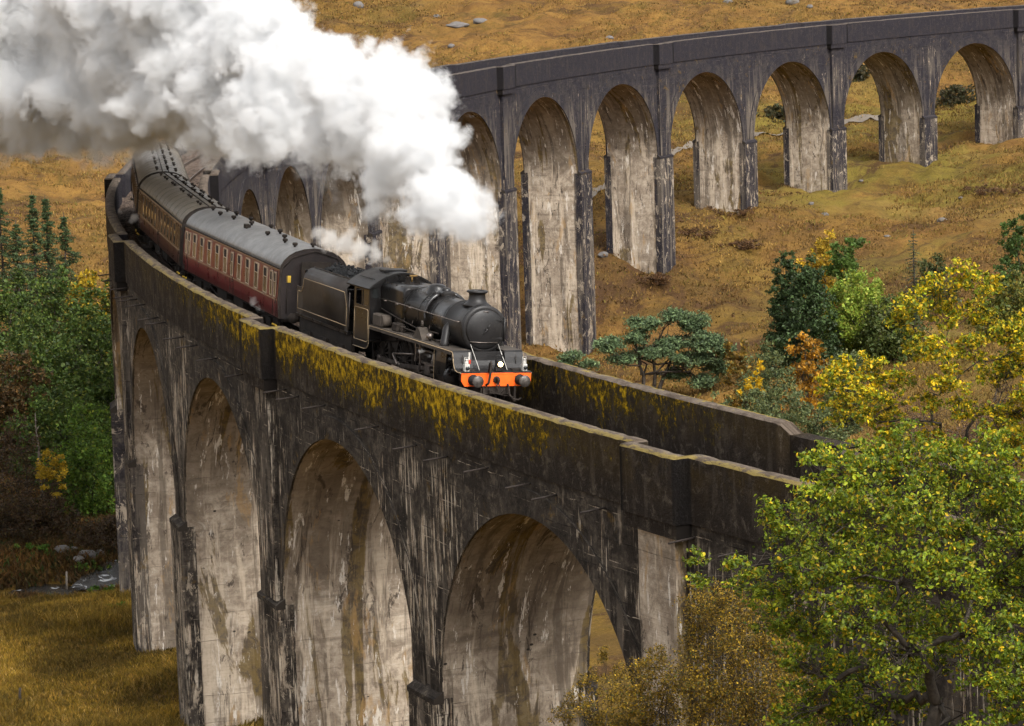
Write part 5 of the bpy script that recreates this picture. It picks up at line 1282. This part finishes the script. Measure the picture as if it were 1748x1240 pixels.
# scots pines inside the curve
def pine(px, dist, pads, stems, lab, n=34000):
    b = gpt(px, dist); t = empty('scots_pine', b, lab, 'tree', 'scots pines inside the viaduct curve'); C = []; K = []; pp = []
    sp = [curve(b+np.array([R_.normal()*.2, R_.normal()*.2, -.4]), onray(sx, sy, dist), 6, 0, .2) for sx, sy in stems]
    for p in sp: pp.append((p, np.linspace(.24, .08, 6)))
    tot = sum(a[2]*a[3] for a in pads)
    for qx, qy, rx, ry in pads:
        d = dist+R_.uniform(-1.5, 1.5); c = onray(qx, qy, d); sx, sy = rx*d/5923, ry*d/5923; m = int(n*rx*ry/tot)
        k = max(4, m//40); cc = c+unit(k)*np.array([sx, sx, sy])*R_.uniform(.3, 1, (k, 1)); w = R_.integers(0, k, m)
        C.append(cc[w]+R_.normal(size=(m, 3))*np.array([.22, .22, .13])); K.append(palette(m, [(.085, .135, .060), (.13, .19, .085), (.18, .25, .105), (.045, .07, .035)], (3, 4, 2, 2))*R_.uniform(.75, 1.25, (k, 1))[w])
        p = sp[R_.integers(len(sp))]; a = p[int(R_.integers(3, 6))]; e = c-np.array([0, 0, sy*.6]); pc = curve(a, e, 6, -.05, .35); pp.append((pc, np.linspace(.09, .03, 6)))
        for j in range(4): pp.append((curve(pc[3], cc[j], 4, 0, .2), [.035, .028, .02, .01]))
    leafmesh('crown', np.concatenate(C), np.concatenate(K), .26, t, M_need, b, up=.6, fold=False, asp=.4); limbs('trunk', pp, t, M_bark, b)
pine(1110, 284, [(1185, 550, 28, 20), (1150, 540, 25, 14), (1100, 555, 30, 14), (1085, 575, 22, 14), (1205, 585, 35, 20), (1150, 585, 35, 12), (1040, 588, 28, 13), (1120, 600, 45, 10), (1185, 612, 45, 12), (1065, 612, 30, 10), (1225, 625, 26, 14), (1150, 640, 26, 12), (1200, 650, 26, 12), (1240, 600, 18, 12)], [(1122, 590), (1145, 600), (1090, 610)], 'spreading scots pine with flat blue green needle pads behind the right parapet')
pine(975, 280, [(975, 610, 24, 10), (960, 622, 16, 8), (1005, 622, 18, 8), (990, 640, 24, 10)], [(980, 625)], 'low scots pine showing only its top above the inner parapet right of the engine', 3200)
# trees on the right
def rt(name, px, ty, w, d, lab, pal, wt, shape='round', n=4200, leaf=.2, lo=.12, grp='trees below the far hillside', nb=14, **kw):
    b = gpt(px, d); h = max(1.5, onray(px, ty, d)[2]-b[2]); W = w*d/5923*1.08
    return tree(name, lab, 'tree' if 'shrub' not in name else 'shrub', b, crown_blobs(b, h, W*1.1, nb, lo, shape), int(n*2.3), leaf*1.3, pal, wt, .13, group=grp, up=.4, **kw)
rt('yew_tree', 1342, 428, 80, 286, 'dark green yew with a pointed top, left one of the pair', DGR, (2, 3, 3, 2), 'cone', 4200)
rt('yew_tree', 1382, 442, 110, 282, 'broad dark green yew, right one of the pair', DGR, (2, 3, 3, 2), 'cone', 7000)
rt('birch_tree', 1405, 396, 66, 300, 'golden yellow birch rising behind the dark yews', [(.62, .40, .03), (.50, .31, .03), (.30, .24, .03)], (3, 3, 2), 'round', 3600)
rt('birch_tree', 1445, 402, 56, 296, 'slim dark green birch behind the pale green one', [(.09, .16, .03), (.13, .21, .04), (.06, .10, .02)], (2, 3, 1), 'col', 3600)
rt('birch_tree', 1470, 462, 100, 284, 'pale yellow green birch right of the dark yews', [(.22, .32, .04), (.30, .38, .05), (.40, .38, .06)], (3, 3, 1), 'round', 6000)
conifer(1562, 392, 30, 300, 'very slim dark spruce standing alone on the right slope', n=700, group='trees below the far hillside')
rt('birch_tree', 1595, 438, 70, 312, 'hazy dull green birch right of the slim spruce', [(.07, .09, .03), (.10, .11, .035)], (1, 1), 'round', 2200)
rt('birch_tree', 1735, 365, 60, 300, 'tall green birch at the right edge of the picture', [(.06, .11, .025), (.09, .15, .03)], (1, 1), 'round', 2600)
rt('birch_tree', 1722, 470, 90, 286, 'yellowing birch at the right edge below the tall green birch', [(.16, .17, .03), (.24, .20, .03), (.09, .12, .03)], (2, 2, 2), 'round', 3600)
rt('birch_tree', 1520, 505, 90, 280, 'drooping green birch behind the yellow oak', [(.06, .09, .02), (.10, .12, .025)], (1, 1), 'round', 3200)
rt('rowan_tree', 1375, 560, 80, 262, 'orange leaved rowan in front of the dark yews', [(.55, .27, .02), (.42, .20, .02), (.16, .10, .03)], (4, 3, 2), 'round', 1500, .22)
rt('rowan_tree', 1265, 575, 60, 270, 'ochre leaved rowan right of the scots pine', [(.36, .22, .03), (.16, .13, .03), (.22, .13, .03)], (2, 2, 2), 'round', 1500)
b = gpt(1300, 250); tree('yellow_sapling', 'brilliant yellow sapling above the grey green willow thicket', 'tree', b, blobs_px([(1302, 618, 13), (1297, 640, 12), (1285, 655, 16), (1272, 668, 14), (1300, 665, 12)], 249, .4), 800, .17, [(.75, .48, .012), (.65, .40, .012)], (2, 1), .06, up=.6)
GGR = [(.12, .155, .06), (.17, .205, .08), (.08, .11, .045), (.22, .22, .065)]
for px, ty, w, d, lab in ((1225, 672, 70, 240, 'grey green willow shrub, leftmost above the parapet'), (1285, 668, 80, 236, 'grey green willow shrub under the brilliant yellow sapling'), (1345, 655, 90, 232, 'tall grey green willow shrub beside the step in the parapet'), (1395, 690, 80, 226, 'darker grey green willow shrub right of the parapet step'), (1310, 590, 90, 256, 'dull green willow shrub between the pine and the dark yews'), (1445, 590, 80, 250, 'dull olive shrub below the pale birch')):
    rt('willow_shrub', px, ty, w, d, lab, GGR, (3, 3, 2, 1), 'round', 3600, .15, .05, 'willow shrubs behind the parapet', 12, stems=3)
RBR = [(.10, .055, .04), (.14, .08, .055), (.07, .045, .035), (.17, .10, .05)]
for px, ty, w, d, lab in ((1520, 640, 110, 200, 'reddish brown leafless shrub behind the yellow oak, left of its trunk'), (1610, 625, 130, 196, 'reddish brown leafless shrub directly behind the yellow oak'), (1700, 640, 130, 192, 'reddish brown leafless shrub behind the yellow oak, at the right edge'), (1560, 690, 120, 184, 'lower reddish brown shrub behind the end of the parapet'), (1660, 700, 120, 180, 'lower reddish brown shrub behind the yellow oak trunk')):
    rt('bare_shrub', px, ty, w, d, lab, RBR, (3, 3, 2, 1), 'round', 3400, .10, .02, 'reddish brown bare shrubs', 12, stems=5, twigs=7, asp=.3)
# darker thickets under the far arches
for px, ty, w, d, lab in ((1335, 190, 60, 418, 'dark thicket seen through the arch below the thin light path'), (1640, 175, 70, 430, 'dark thicket seen through the second arch from the right'), (1470, 125, 50, 440, 'dark scrub seen through the third arch from the right')):
    rt('hill_shrub', px, ty, w, d, lab, [(.05, .045, .02), (.08, .06, .025), (.04, .05, .02)], (2, 2, 1), 'round', 1400, .3, .02, 'dark thickets beyond the far arches', 8)

for px, ty, w, d, lab in ((1190, 402, 80, 332, 'purple brown bracken clump right of the pale pier foot, on the slope'), (1260, 425, 60, 322, 'small russet bracken clump on the slope, left of the yews'), (1240, 366, 90, 345, 'long low russet bracken clump just below a pier foot'), (1120, 480, 60, 312, 'low russet bracken clump above the scots pine'), (1700, 330, 90, 365, 'low ochre bracken clump near the right edge of the slope')):
    b, d = hit(px, ty, 250, 480); ww_ = w*d/5923
    tree('bracken_clump', lab, 'shrub', b, [(b+np.array([R_.uniform(-.5, .5)*ww_, R_.uniform(-.5, .5)*ww_, .25]), R_.uniform(.6, .9)) for _ in range(12)], 3200, .15, [(.13, .065, .032), (.17, .085, .035), (.10, .055, .03), (.20, .11, .04)], (3, 3, 2, 1), .04, group='russet bracken clumps on the slope', stems=3, flat=.55, twigs=1)
# foreground oaks
OG = [(.09, .145, .010), (.19, .25, .013), (.33, .37, .017), (.46, .36, .018), (.68, .44, .015)]
A_ = [(1400, 785, 26), (1440, 812, 48), (1392, 850, 32), (1500, 795, 42), (1560, 780, 46), (1620, 800, 46), (1690, 800, 55), (1308, 880, 22), (1340, 902, 34), (1375, 935, 36), (1430, 895, 48), (1500, 880, 52), (1570, 870, 48), (1640, 880, 52), (1720, 880, 50), (1187, 958, 16), (1196, 995, 15), (1250, 965, 20), (1282, 1000, 30), (1340, 1000, 42), (1420, 980, 48), (1490, 970, 48), (1570, 960, 46), (1640, 980, 48), (1720, 980, 50),
      (1330, 1060, 34), (1390, 1070, 46), (1460, 1060, 50), (1540, 1050, 48), (1620, 1070, 46), (1700, 1080, 50), (1380, 1140, 42), (1450, 1150, 46), (1530, 1130, 44), (1400, 1205, 46), (1345, 1230, 30), (1480, 1220, 42), (1690, 1150, 46), (1735, 1210, 46), (1560, 1200, 34), (1420, 1270, 50), (1520, 1290, 50), (1680, 1280, 50), (1790, 900, 60), (1800, 1020, 60), (1790, 1130, 60), (1620, 1130, 30)]
def oak(name, label, px, dist, lst, depth, n, leafs, pal, wt, tr, forks, k=1.0, spread=1.0):
    b = gpt(px, dist); t = empty(name, b, label, 'tree'); bl = blobs_px(lst, dist, depth, k); C = []; K = []; pp = []
    f0 = onray(forks[0][0], forks[0][1], dist); p0 = curve(b-np.array([0, 0, .4]), f0, 8, 0, .12); pp.append((p0, np.linspace(tr, tr*.62, 8)))
    nodes = [(f0, tr*.6)]
    for fx, fy in forks[1:]:
        e = onray(fx, fy, dist+R_.uniform(-.6, .6)*depth); a, ra = min(nodes, key=lambda q_: np.linalg.norm(q_[0]-e)); p = curve(a, e, 6, .03, .35); r1 = ra*.62; pp.append((p, np.linspace(ra*.8, r1, 6)))
        for q_ in p[2:]: nodes.append((q_, r1))
    tot = sum(x[1]**2 for x in bl)
    for c, r in bl:
        m = int(n*r*r/tot); k_ = max(6, int(m/30)); u = unit(k_); u[:, 2] = u[:, 2]*.8+.12; cc = c+u*r*spread*R_.uniform(.35, 1.08, (k_, 1))
        a, ra = min(nodes, key=lambda q_: np.linalg.norm(q_[0]-c)); e = c-np.array([0, 0, r*.3]); pc = curve(a, e, 6, .05, .5); r1 = min(ra*.5, .05+r*.03); pp.append((pc, np.linspace(r1, r1*.35, 6)))
        for i in range(k_):
            s0 = pc[R_.integers(2, 6)]; tw = curve(s0, cc[i], 4, .03, .3); pp.append((tw, np.linspace(r1*.30, .006, 4)))
        w = R_.integers(0, k_, m); tint = R_.uniform(.7, 1.25, (k_, 1)); yel = R_.uniform(0, 1, k_)
        q_ = cc[w]+R_.normal(size=(m, 3))*np.array([.12, .12, .075])*(.7+r*.3)*R_.uniform(.5, 1.3, (k_, 1))[w]
        C.append(q_); kk = palette(m, pal, wt)*tint[w]; K.append(kk)
    leafmesh('crown', np.concatenate(C), np.concatenate(K), leafs, t, M_leaf, b, up=.55, fold=True, asp=.6)
    limbs('trunk', pp, t, M_bark, b, 6); return t
oak('oak_tree', 'big green oak with scattered yellow leaves in the right foreground, against the viaduct', 1600, 74, A_, 2.6, 64000, .09, OG, (3.6, 4, 2.2, .8, .55), .26, [(1600, 1200), (1560, 1110), (1640, 1080), (1480, 1050), (1560, 960), (1700, 980), (1400, 1000), (1440, 900), (1620, 870), (1540, 840), (1330, 960), (1430, 1160), (1700, 1120), (1520, 1190)], spread=1.4)
B_ = [(1640, 472, 24), (1682, 485, 24), (1600, 495, 22), (1560, 522, 24), (1535, 548, 18), (1612, 540, 26), (1672, 530, 26), (1590, 600, 28), (1558, 585, 18), (1655, 590, 26), (1722, 570, 30), (1622, 650, 26), (1700, 640, 30), (1740, 620, 26), (1448, 615, 20), (1436, 650, 30), (1490, 636, 24), (1530, 645, 20), (1450, 690, 38), (1500, 700, 38), (1520, 742, 26), (1580, 690, 18), (1650, 700, 24), (1705, 730, 30), (1740, 700, 30), (1730, 765, 34), (1790, 560, 40), (1790, 660, 45), (1650, 770, 24), (1590, 745, 18)]
OY = [(.20, .25, .012), (.42, .38, .016), (.72, .49, .015), (.92, .58, .014), (.10, .14, .012)]
oak('yellow_oak', 'slender yellowing oak with open branches rising above the end of the parapet', 1620, 99, B_, 1.8, 26000, .105, OY, (3.0, 3.4, 2.2, 1.5, 1.6), .17, [(1615, 860), (1640, 760), (1590, 700), (1640, 640), (1700, 700), (1500, 720), (1620, 560), (1560, 560), (1680, 520), (1450, 670), (1730, 600)], k=.75, spread=1.9)
# gold brown young birches in front of the pale pilaster
GB = [(.30, .19, .02), (.20, .125, .022), (.10, .07, .02), (.48, .30, .02), (.10, .11, .02)]
for px, d, lst, lab, n in ((1240, 90, [(1190, 1030, 30), (1235, 1025, 36), (1290, 1050, 40), (1200, 1085, 42), (1260, 1100, 46), (1320, 1110, 44), (1180, 1150, 42), (1240, 1170, 46), (1310, 1180, 46), (1200, 1220, 46), (1280, 1240, 50)], 'gold and brown leaved birch covering the foot of the pale pilaster', 26000),
                           (1110, 92, [(1120, 1120, 22), (1095, 1150, 30), (1140, 1170, 32), (1085, 1195, 34), (1130, 1220, 38), (1070, 1235, 34), (1110, 1260, 40)], 'fine brown leaved birch left of the pale pilaster', 11000),
                           (1020, 96, [(1030, 1120, 16), (1050, 1150, 18), (1010, 1165, 22), (1040, 1190, 24), (985, 1200, 22), (1010, 1225, 30), (960, 1230, 22), (1045, 1240, 28)], 'thin dark twiggy birch seen through the nearest arch', 5200),
                           (1370, 86, [(1350, 1120, 30), (1340, 1180, 36), (1390, 1200, 40), (1350, 1240, 40)], 'gold brown birch low between the pale pilaster and the big oak', 8000)):
    b = gpt(px, d); tree('birch_shrub', lab, 'tree', b, blobs_px(lst, d, 1.1, 1.15), int(n*1.3), .06, GB, (3, 3, 2.4, 1.6, 1.2), .06, group='gold brown birches before the viaduct', stems=5, twigs=14, hollow=.15)

# ------------------------------------------------------------------ grass, bracken, ferns
def blades(name, P, h, w, pal, wt, lab, cat, nb=6, spread=.25, lean=.35, var=.35):
    n = len(P)*nb; B = np.repeat(P, nb, 0)+np.concatenate([R_.normal(size=(n, 2))*spread, np.zeros((n, 1))], 1)
    B[:, 2] -= .05
    H = np.repeat(h, nb)*R_.uniform(.55, 1.25, n); a = R_.uniform(0, 6.28, n); l = R_.normal(size=(n, 2))*lean
    W = (w*R_.uniform(.6, 1.4, n)); dx = np.stack([np.cos(a)*W, np.sin(a)*W, 0*W], -1)
    tip = B+np.stack([l[:, 0]*H, l[:, 1]*H, H], -1); mid = B+np.stack([l[:, 0]*H*.3, l[:, 1]*H*.3, H*.6], -1)
    v = np.stack([B-dx, B+dx, mid+dx*.7, tip, mid-dx*.7], 1).reshape(-1, 3)
    i = np.arange(n)[:, None]*5; f = np.concatenate([i+np.array([[0, 1, 2, 4]])]); f2 = i+np.array([[4, 2, 3]])
    c = palette(len(P), pal, wt)*(var+(1-var)*2*np.clip((fbm(P[:, 0]/3.5, P[:, 1]/3.5, 0, 4, 91)-.5)*2.4+.5, 0, 1))[:, None]; c = np.repeat(np.repeat(c, nb, 0)*R_.uniform(.75, 1.3, (n, 1)), 5, 0)
    tri = np.concatenate([i+np.array([[0, 1, 2]]), i+np.array([[0, 2, 4]]), f2])
    o = mesh(name, v, tri, M_grassb, attr={'col': ('FLOAT_COLOR', 'POINT', np.concatenate([c, np.ones((len(c), 1))], 1))})
    o['kind'] = 'stuff'; o['label'] = lab; o['category'] = cat; return o
def scatter(n, px0, px1, d0, d1, gamma=1.0):
    px = R_.uniform(px0, px1, n); d = d0+(d1-d0)*R_.uniform(0, 1, n)**gamma
    v = _d[None]*FOC*1000+CR[None]*(px-874)[:, None]; h = np.hypot(v[:, 0], v[:, 1]); X = CAM[0]+v[:, 0]/h*d; Y = CAM[1]+v[:, 1]/h*d
    Z = ter(X, Y); P = np.stack([X, Y, Z], -1)
    ph = np.hypot(X, Y); k = (seg_dist(X, Y, RIV) > 1.8)
    return P[k]
P = scatter(34000, -80, 480, 140, 205); cl = fbm(P[:, 0]/6, P[:, 1]/6, 0, 3, 51)
cl = np.clip((cl-.5)*2.2+.5, 0, 1)
blades('meadow_grass', P, .22+.6*cl**2, .024, [(.27, .17, .018), (.20, .13, .016), (.32, .185, .03), (.11, .075, .012), (.46, .30, .09)], (4, 4, 3, 3, .8), 'long golden green meadow grass round the left piers', 'grass', 7, .22, .45, .5)
P = scatter(90000, -100, 1850, 206, 490, .8); k = fbm(P[:, 0]/9, P[:, 1]/9, 0, 3, 61) > .40; P = P[k]; cl = fbm(P[:, 0]/5, P[:, 1]/5, 0, 3, 71)
blades('moor_grass', P, .12+.3*cl, .06, [(.25, .145, .036), (.20, .11, .028), (.31, .19, .055), (.16, .095, .024), (.19, .15, .030)], (4, 4, 2, 3, 2), 'orange brown moor grass covering the hillside', 'grass', 4, .45, .5, .75)
P = scatter(14000, 500, 1850, 255, 490, .8); k = fbm(P[:, 0]/14, P[:, 1]/14, 0, 4, 81) > .54; P = P[k]
blades('heather', P, np.full(len(P), .24), .08, [(.13, .065, .024), (.16, .085, .028), (.11, .07, .022)], (3, 3, 2), 'dark brown heather and bracken patches on the hillside', 'heather', 6, .6, .7, .8)
P = scatter(9000, -80, 300, 198, 236)
blades('bracken', P, np.full(len(P), .5), .06, [(.16, .075, .02), (.10, .055, .02), (.05, .08, .016), (.20, .11, .025)], (3, 3, 1.2, 2), 'rusty bracken along the stream banks', 'bracken', 6, .3, .6)
for px, py, w, lab in ((155, 968, 34, 'bright green fern clump beside the white rapids'), (62, 950, 28, 'green fern clump on the bank left of the rapids'), (178, 1012, 24, 'green fern clump by the pier in front of the rapids'), (205, 1040, 18, 'yellow green fern clump at the foot of the pale pier')):
    h_, d = hit(px, py+8, 120, 260)
    b = h_; tree('fern', lab, 'fern', b, [(b+np.array([R_.uniform(-1, 1)*w*d/5923, R_.uniform(-.6, .6), .18]), .40) for _ in range(7)], 900, .17, [(.06, .13, .015), (.10, .19, .02), (.18, .24, .02)], (3, 3, 1), .03, group='green ferns by the stream', stems=3)

# ------------------------------------------------------------------ stream, rocks, path, posts
q = N('stream_water'); n = q.noise(q.pos(), .8, 6, .7, 1.2); n2 = q.noise(q.pos(), 4.0, 4, .6)
fo = q.ss(n, .575, .63, 0, .8); M_wat = q.pbr(q.mix(fo, (.02, .018, .015), (.72, .74, .76)), q.math('ADD', q.math('MULTIPLY', fo, .6), .1), 0, q.bump(q.math('ADD', n, n2), .8, .15), .5)
def ribbon(name, line, half, dz, m, sub=14, zf=None):
    L_ = []
    for a, b in zip(line[:-1], line[1:]):
        for t in np.linspace(0, 1, sub, endpoint=False): L_.append(a+(b-a)*t)
    L_.append(line[-1]); L_ = np.array(L_)
    for _ in range(6): L_[1:-1] = (L_[:-2]+L_[1:-1]*2+L_[2:])/4
    T = np.gradient(L_, axis=0); T /= np.linalg.norm(T, axis=1)[:, None]; Nn = np.stack([-T[:, 1], T[:, 0]], -1); K_ = np.linspace(-1, 1, 7)
    X = L_[:, None, 0]+Nn[:, None, 0]*half*K_; Y = L_[:, None, 1]+Nn[:, None, 1]*half*K_
    Z = ter(X, Y)+dz if zf is None else np.repeat(zf(L_)[:, None], 7, 1)
    a_, b_ = X.shape; i = np.arange(a_-1)[:, None]*b_; j = np.arange(b_-1)[None]
    o = mesh(name, np.stack([X, Y, Z], -1).reshape(-1, 3), np.stack([i+j, i+b_+j, i+b_+j+1, i+j+1], -1).reshape(-1, 4)[:, ::-1], m, smooth=True); o['kind'] = 'structure'; return o
rz = lambda L_: ter(L_[:, 0], L_[:, 1], False)+.35
def smooth_z(L_):
    z = rz(L_); k = np.ones(9)/9; return np.convolve(np.pad(z, 4, 'edge'), k, 'valid')
ribbon('stream', RIV, 2.6, 0, M_wat, zf=smooth_z)
q = N('path_gravel'); n = q.noise(q.pos(), 1.2, 5, .65); M_path = q.pbr(q.mix(n, (.12, .10, .08), (.20, .165, .13)), .95, nrm=q.bump(n, .5, .05))
pth = np.array([hit(px, py, 300, 700)[0][:2] for px, py in ((985, 352), (1015, 331), (1050, 313), (1095, 290), (1145, 262), (1190, 247), (1240, 240), (1290, 234), (1350, 226), (1440, 214), (1475, 205), (1520, 202))])
ribbon('path', pth, .8, .16, M_path, 20)
q = N('grey_rock'); P_ = q.pos(); n = q.noise(P_, 1.5, 6, .7); n2 = q.noise(P_, .6, 4, .6, off=3.)
M_rock = q.pbr(q.mix(q.ss(n2, .5, .65, 0, .5), q.mix(n, (.075, .068, .064), (.20, .185, .175)), (.09, .065, .03)), .9, nrm=q.bump(n, 1, .1))
IV3, IF3 = ico(3)
def rock(p, w, h, lab, grp='grey boulders on the hillside'):
    sd = R_.uniform(0, 99); nn = fbm(IV3[:, 0]*1.6+sd, IV3[:, 1]*1.6, IV3[:, 2]*1.6, 4, 5)
    v = IV3*(.62+.75*nn)[:, None]*np.array([w/2, w/2*.8, h]); a = R_.uniform(-.4, .4)-YAW; c, s = cos(a), sin(a); v = np.stack([v[:, 0]*c-v[:, 1]*s, v[:, 0]*s+v[:, 1]*c, v[:, 2]], -1)
    o = mesh('boulder', v, IF3, M_rock); o.location = p+np.array([0, 0, h*.12]); tag(o, lab, 'boulder', grp)
for px, py, w, h, lab in ((780, 44, 3.2, .8, 'long flat grey rock slab above the parapet, right of the plume'), (820, 40, 2.0, .8, 'short grey rock at the right end of the flat slab above the parapet'), (612, 12, 1.6, 1.0, 'pale grey boulder at the top, above the plume'), (745, 30, 1.2, .5, 'small grey rock above the left end of the flat slab'), (770, 86, .9, .5, 'small pale rock close above the parapet beside the plume'), (1352, 6, 1.8, 1.1, 'pale boulder at the top edge above the far parapet'), (1243, 6, 1.4, .9, 'pale boulder at the top edge, left of its largest neighbour'), (1382, 18, 1.0, .6, 'small low rock just under the top edge boulder'),
                            (1040, 66, 1.2, .5, 'grey rock showing over the far parapet near the middle'), (1608, 379, 1.0, .45, 'grey boulder in the open grass on the right slope'), (1640, 345, .5, .3, 'tiny pale stone above the boulder in the open grass'), (1385, 352, .6, .3, 'little stone right of a pier foot on the slope'), (1408, 368, .9, .4, 'low grey boulder below the pier foot on the slope'), (1470, 312, .5, .25, 'tiny stone high on the green patch'), (1515, 405, .7, .3, 'small brownish stone left of the open grass boulder'), (1030, 440, 1.1, .6, 'grey rock at the foot of the tall pale pier')):
    p, d = hit(px, py, 300, 700); rock(p, w, h*.6, lab)
for px, py, w, lab in ((105, 952, 1.5, 'wet dark rock at the left of the rapids'), (128, 945, 1.2, 'wet rock in the middle of the rapids'), (150, 958, 1.6, 'largest wet rock splitting the rapids'), (168, 950, 1.0, 'wet rock at the right of the rapids'), (135, 968, 1.1, 'wet rock below the rapids')):
    p, d = hit(px, py, 120, 260); rock(p, w*.8, w*.28, lab, 'wet rocks in the stream')
for px, py, h, lab in ((114, 1010, 1.2, 'leaning grey wooden fence post on the meadow edge by the rapids'), (34, 1202, .75, 'short dark wooden stump post low in the left meadow')):
    p, d = hit(px, py, 100, 260); m = MB(); m.tube([(0, 0, -.3), (.02, .03, h*.6), (.05, .02, h)], [.075, .07, .06], 7); o = m.build('fence_post', M_barkg if h > 1 else M_bark); o.location = p; tag(o, lab, 'post')
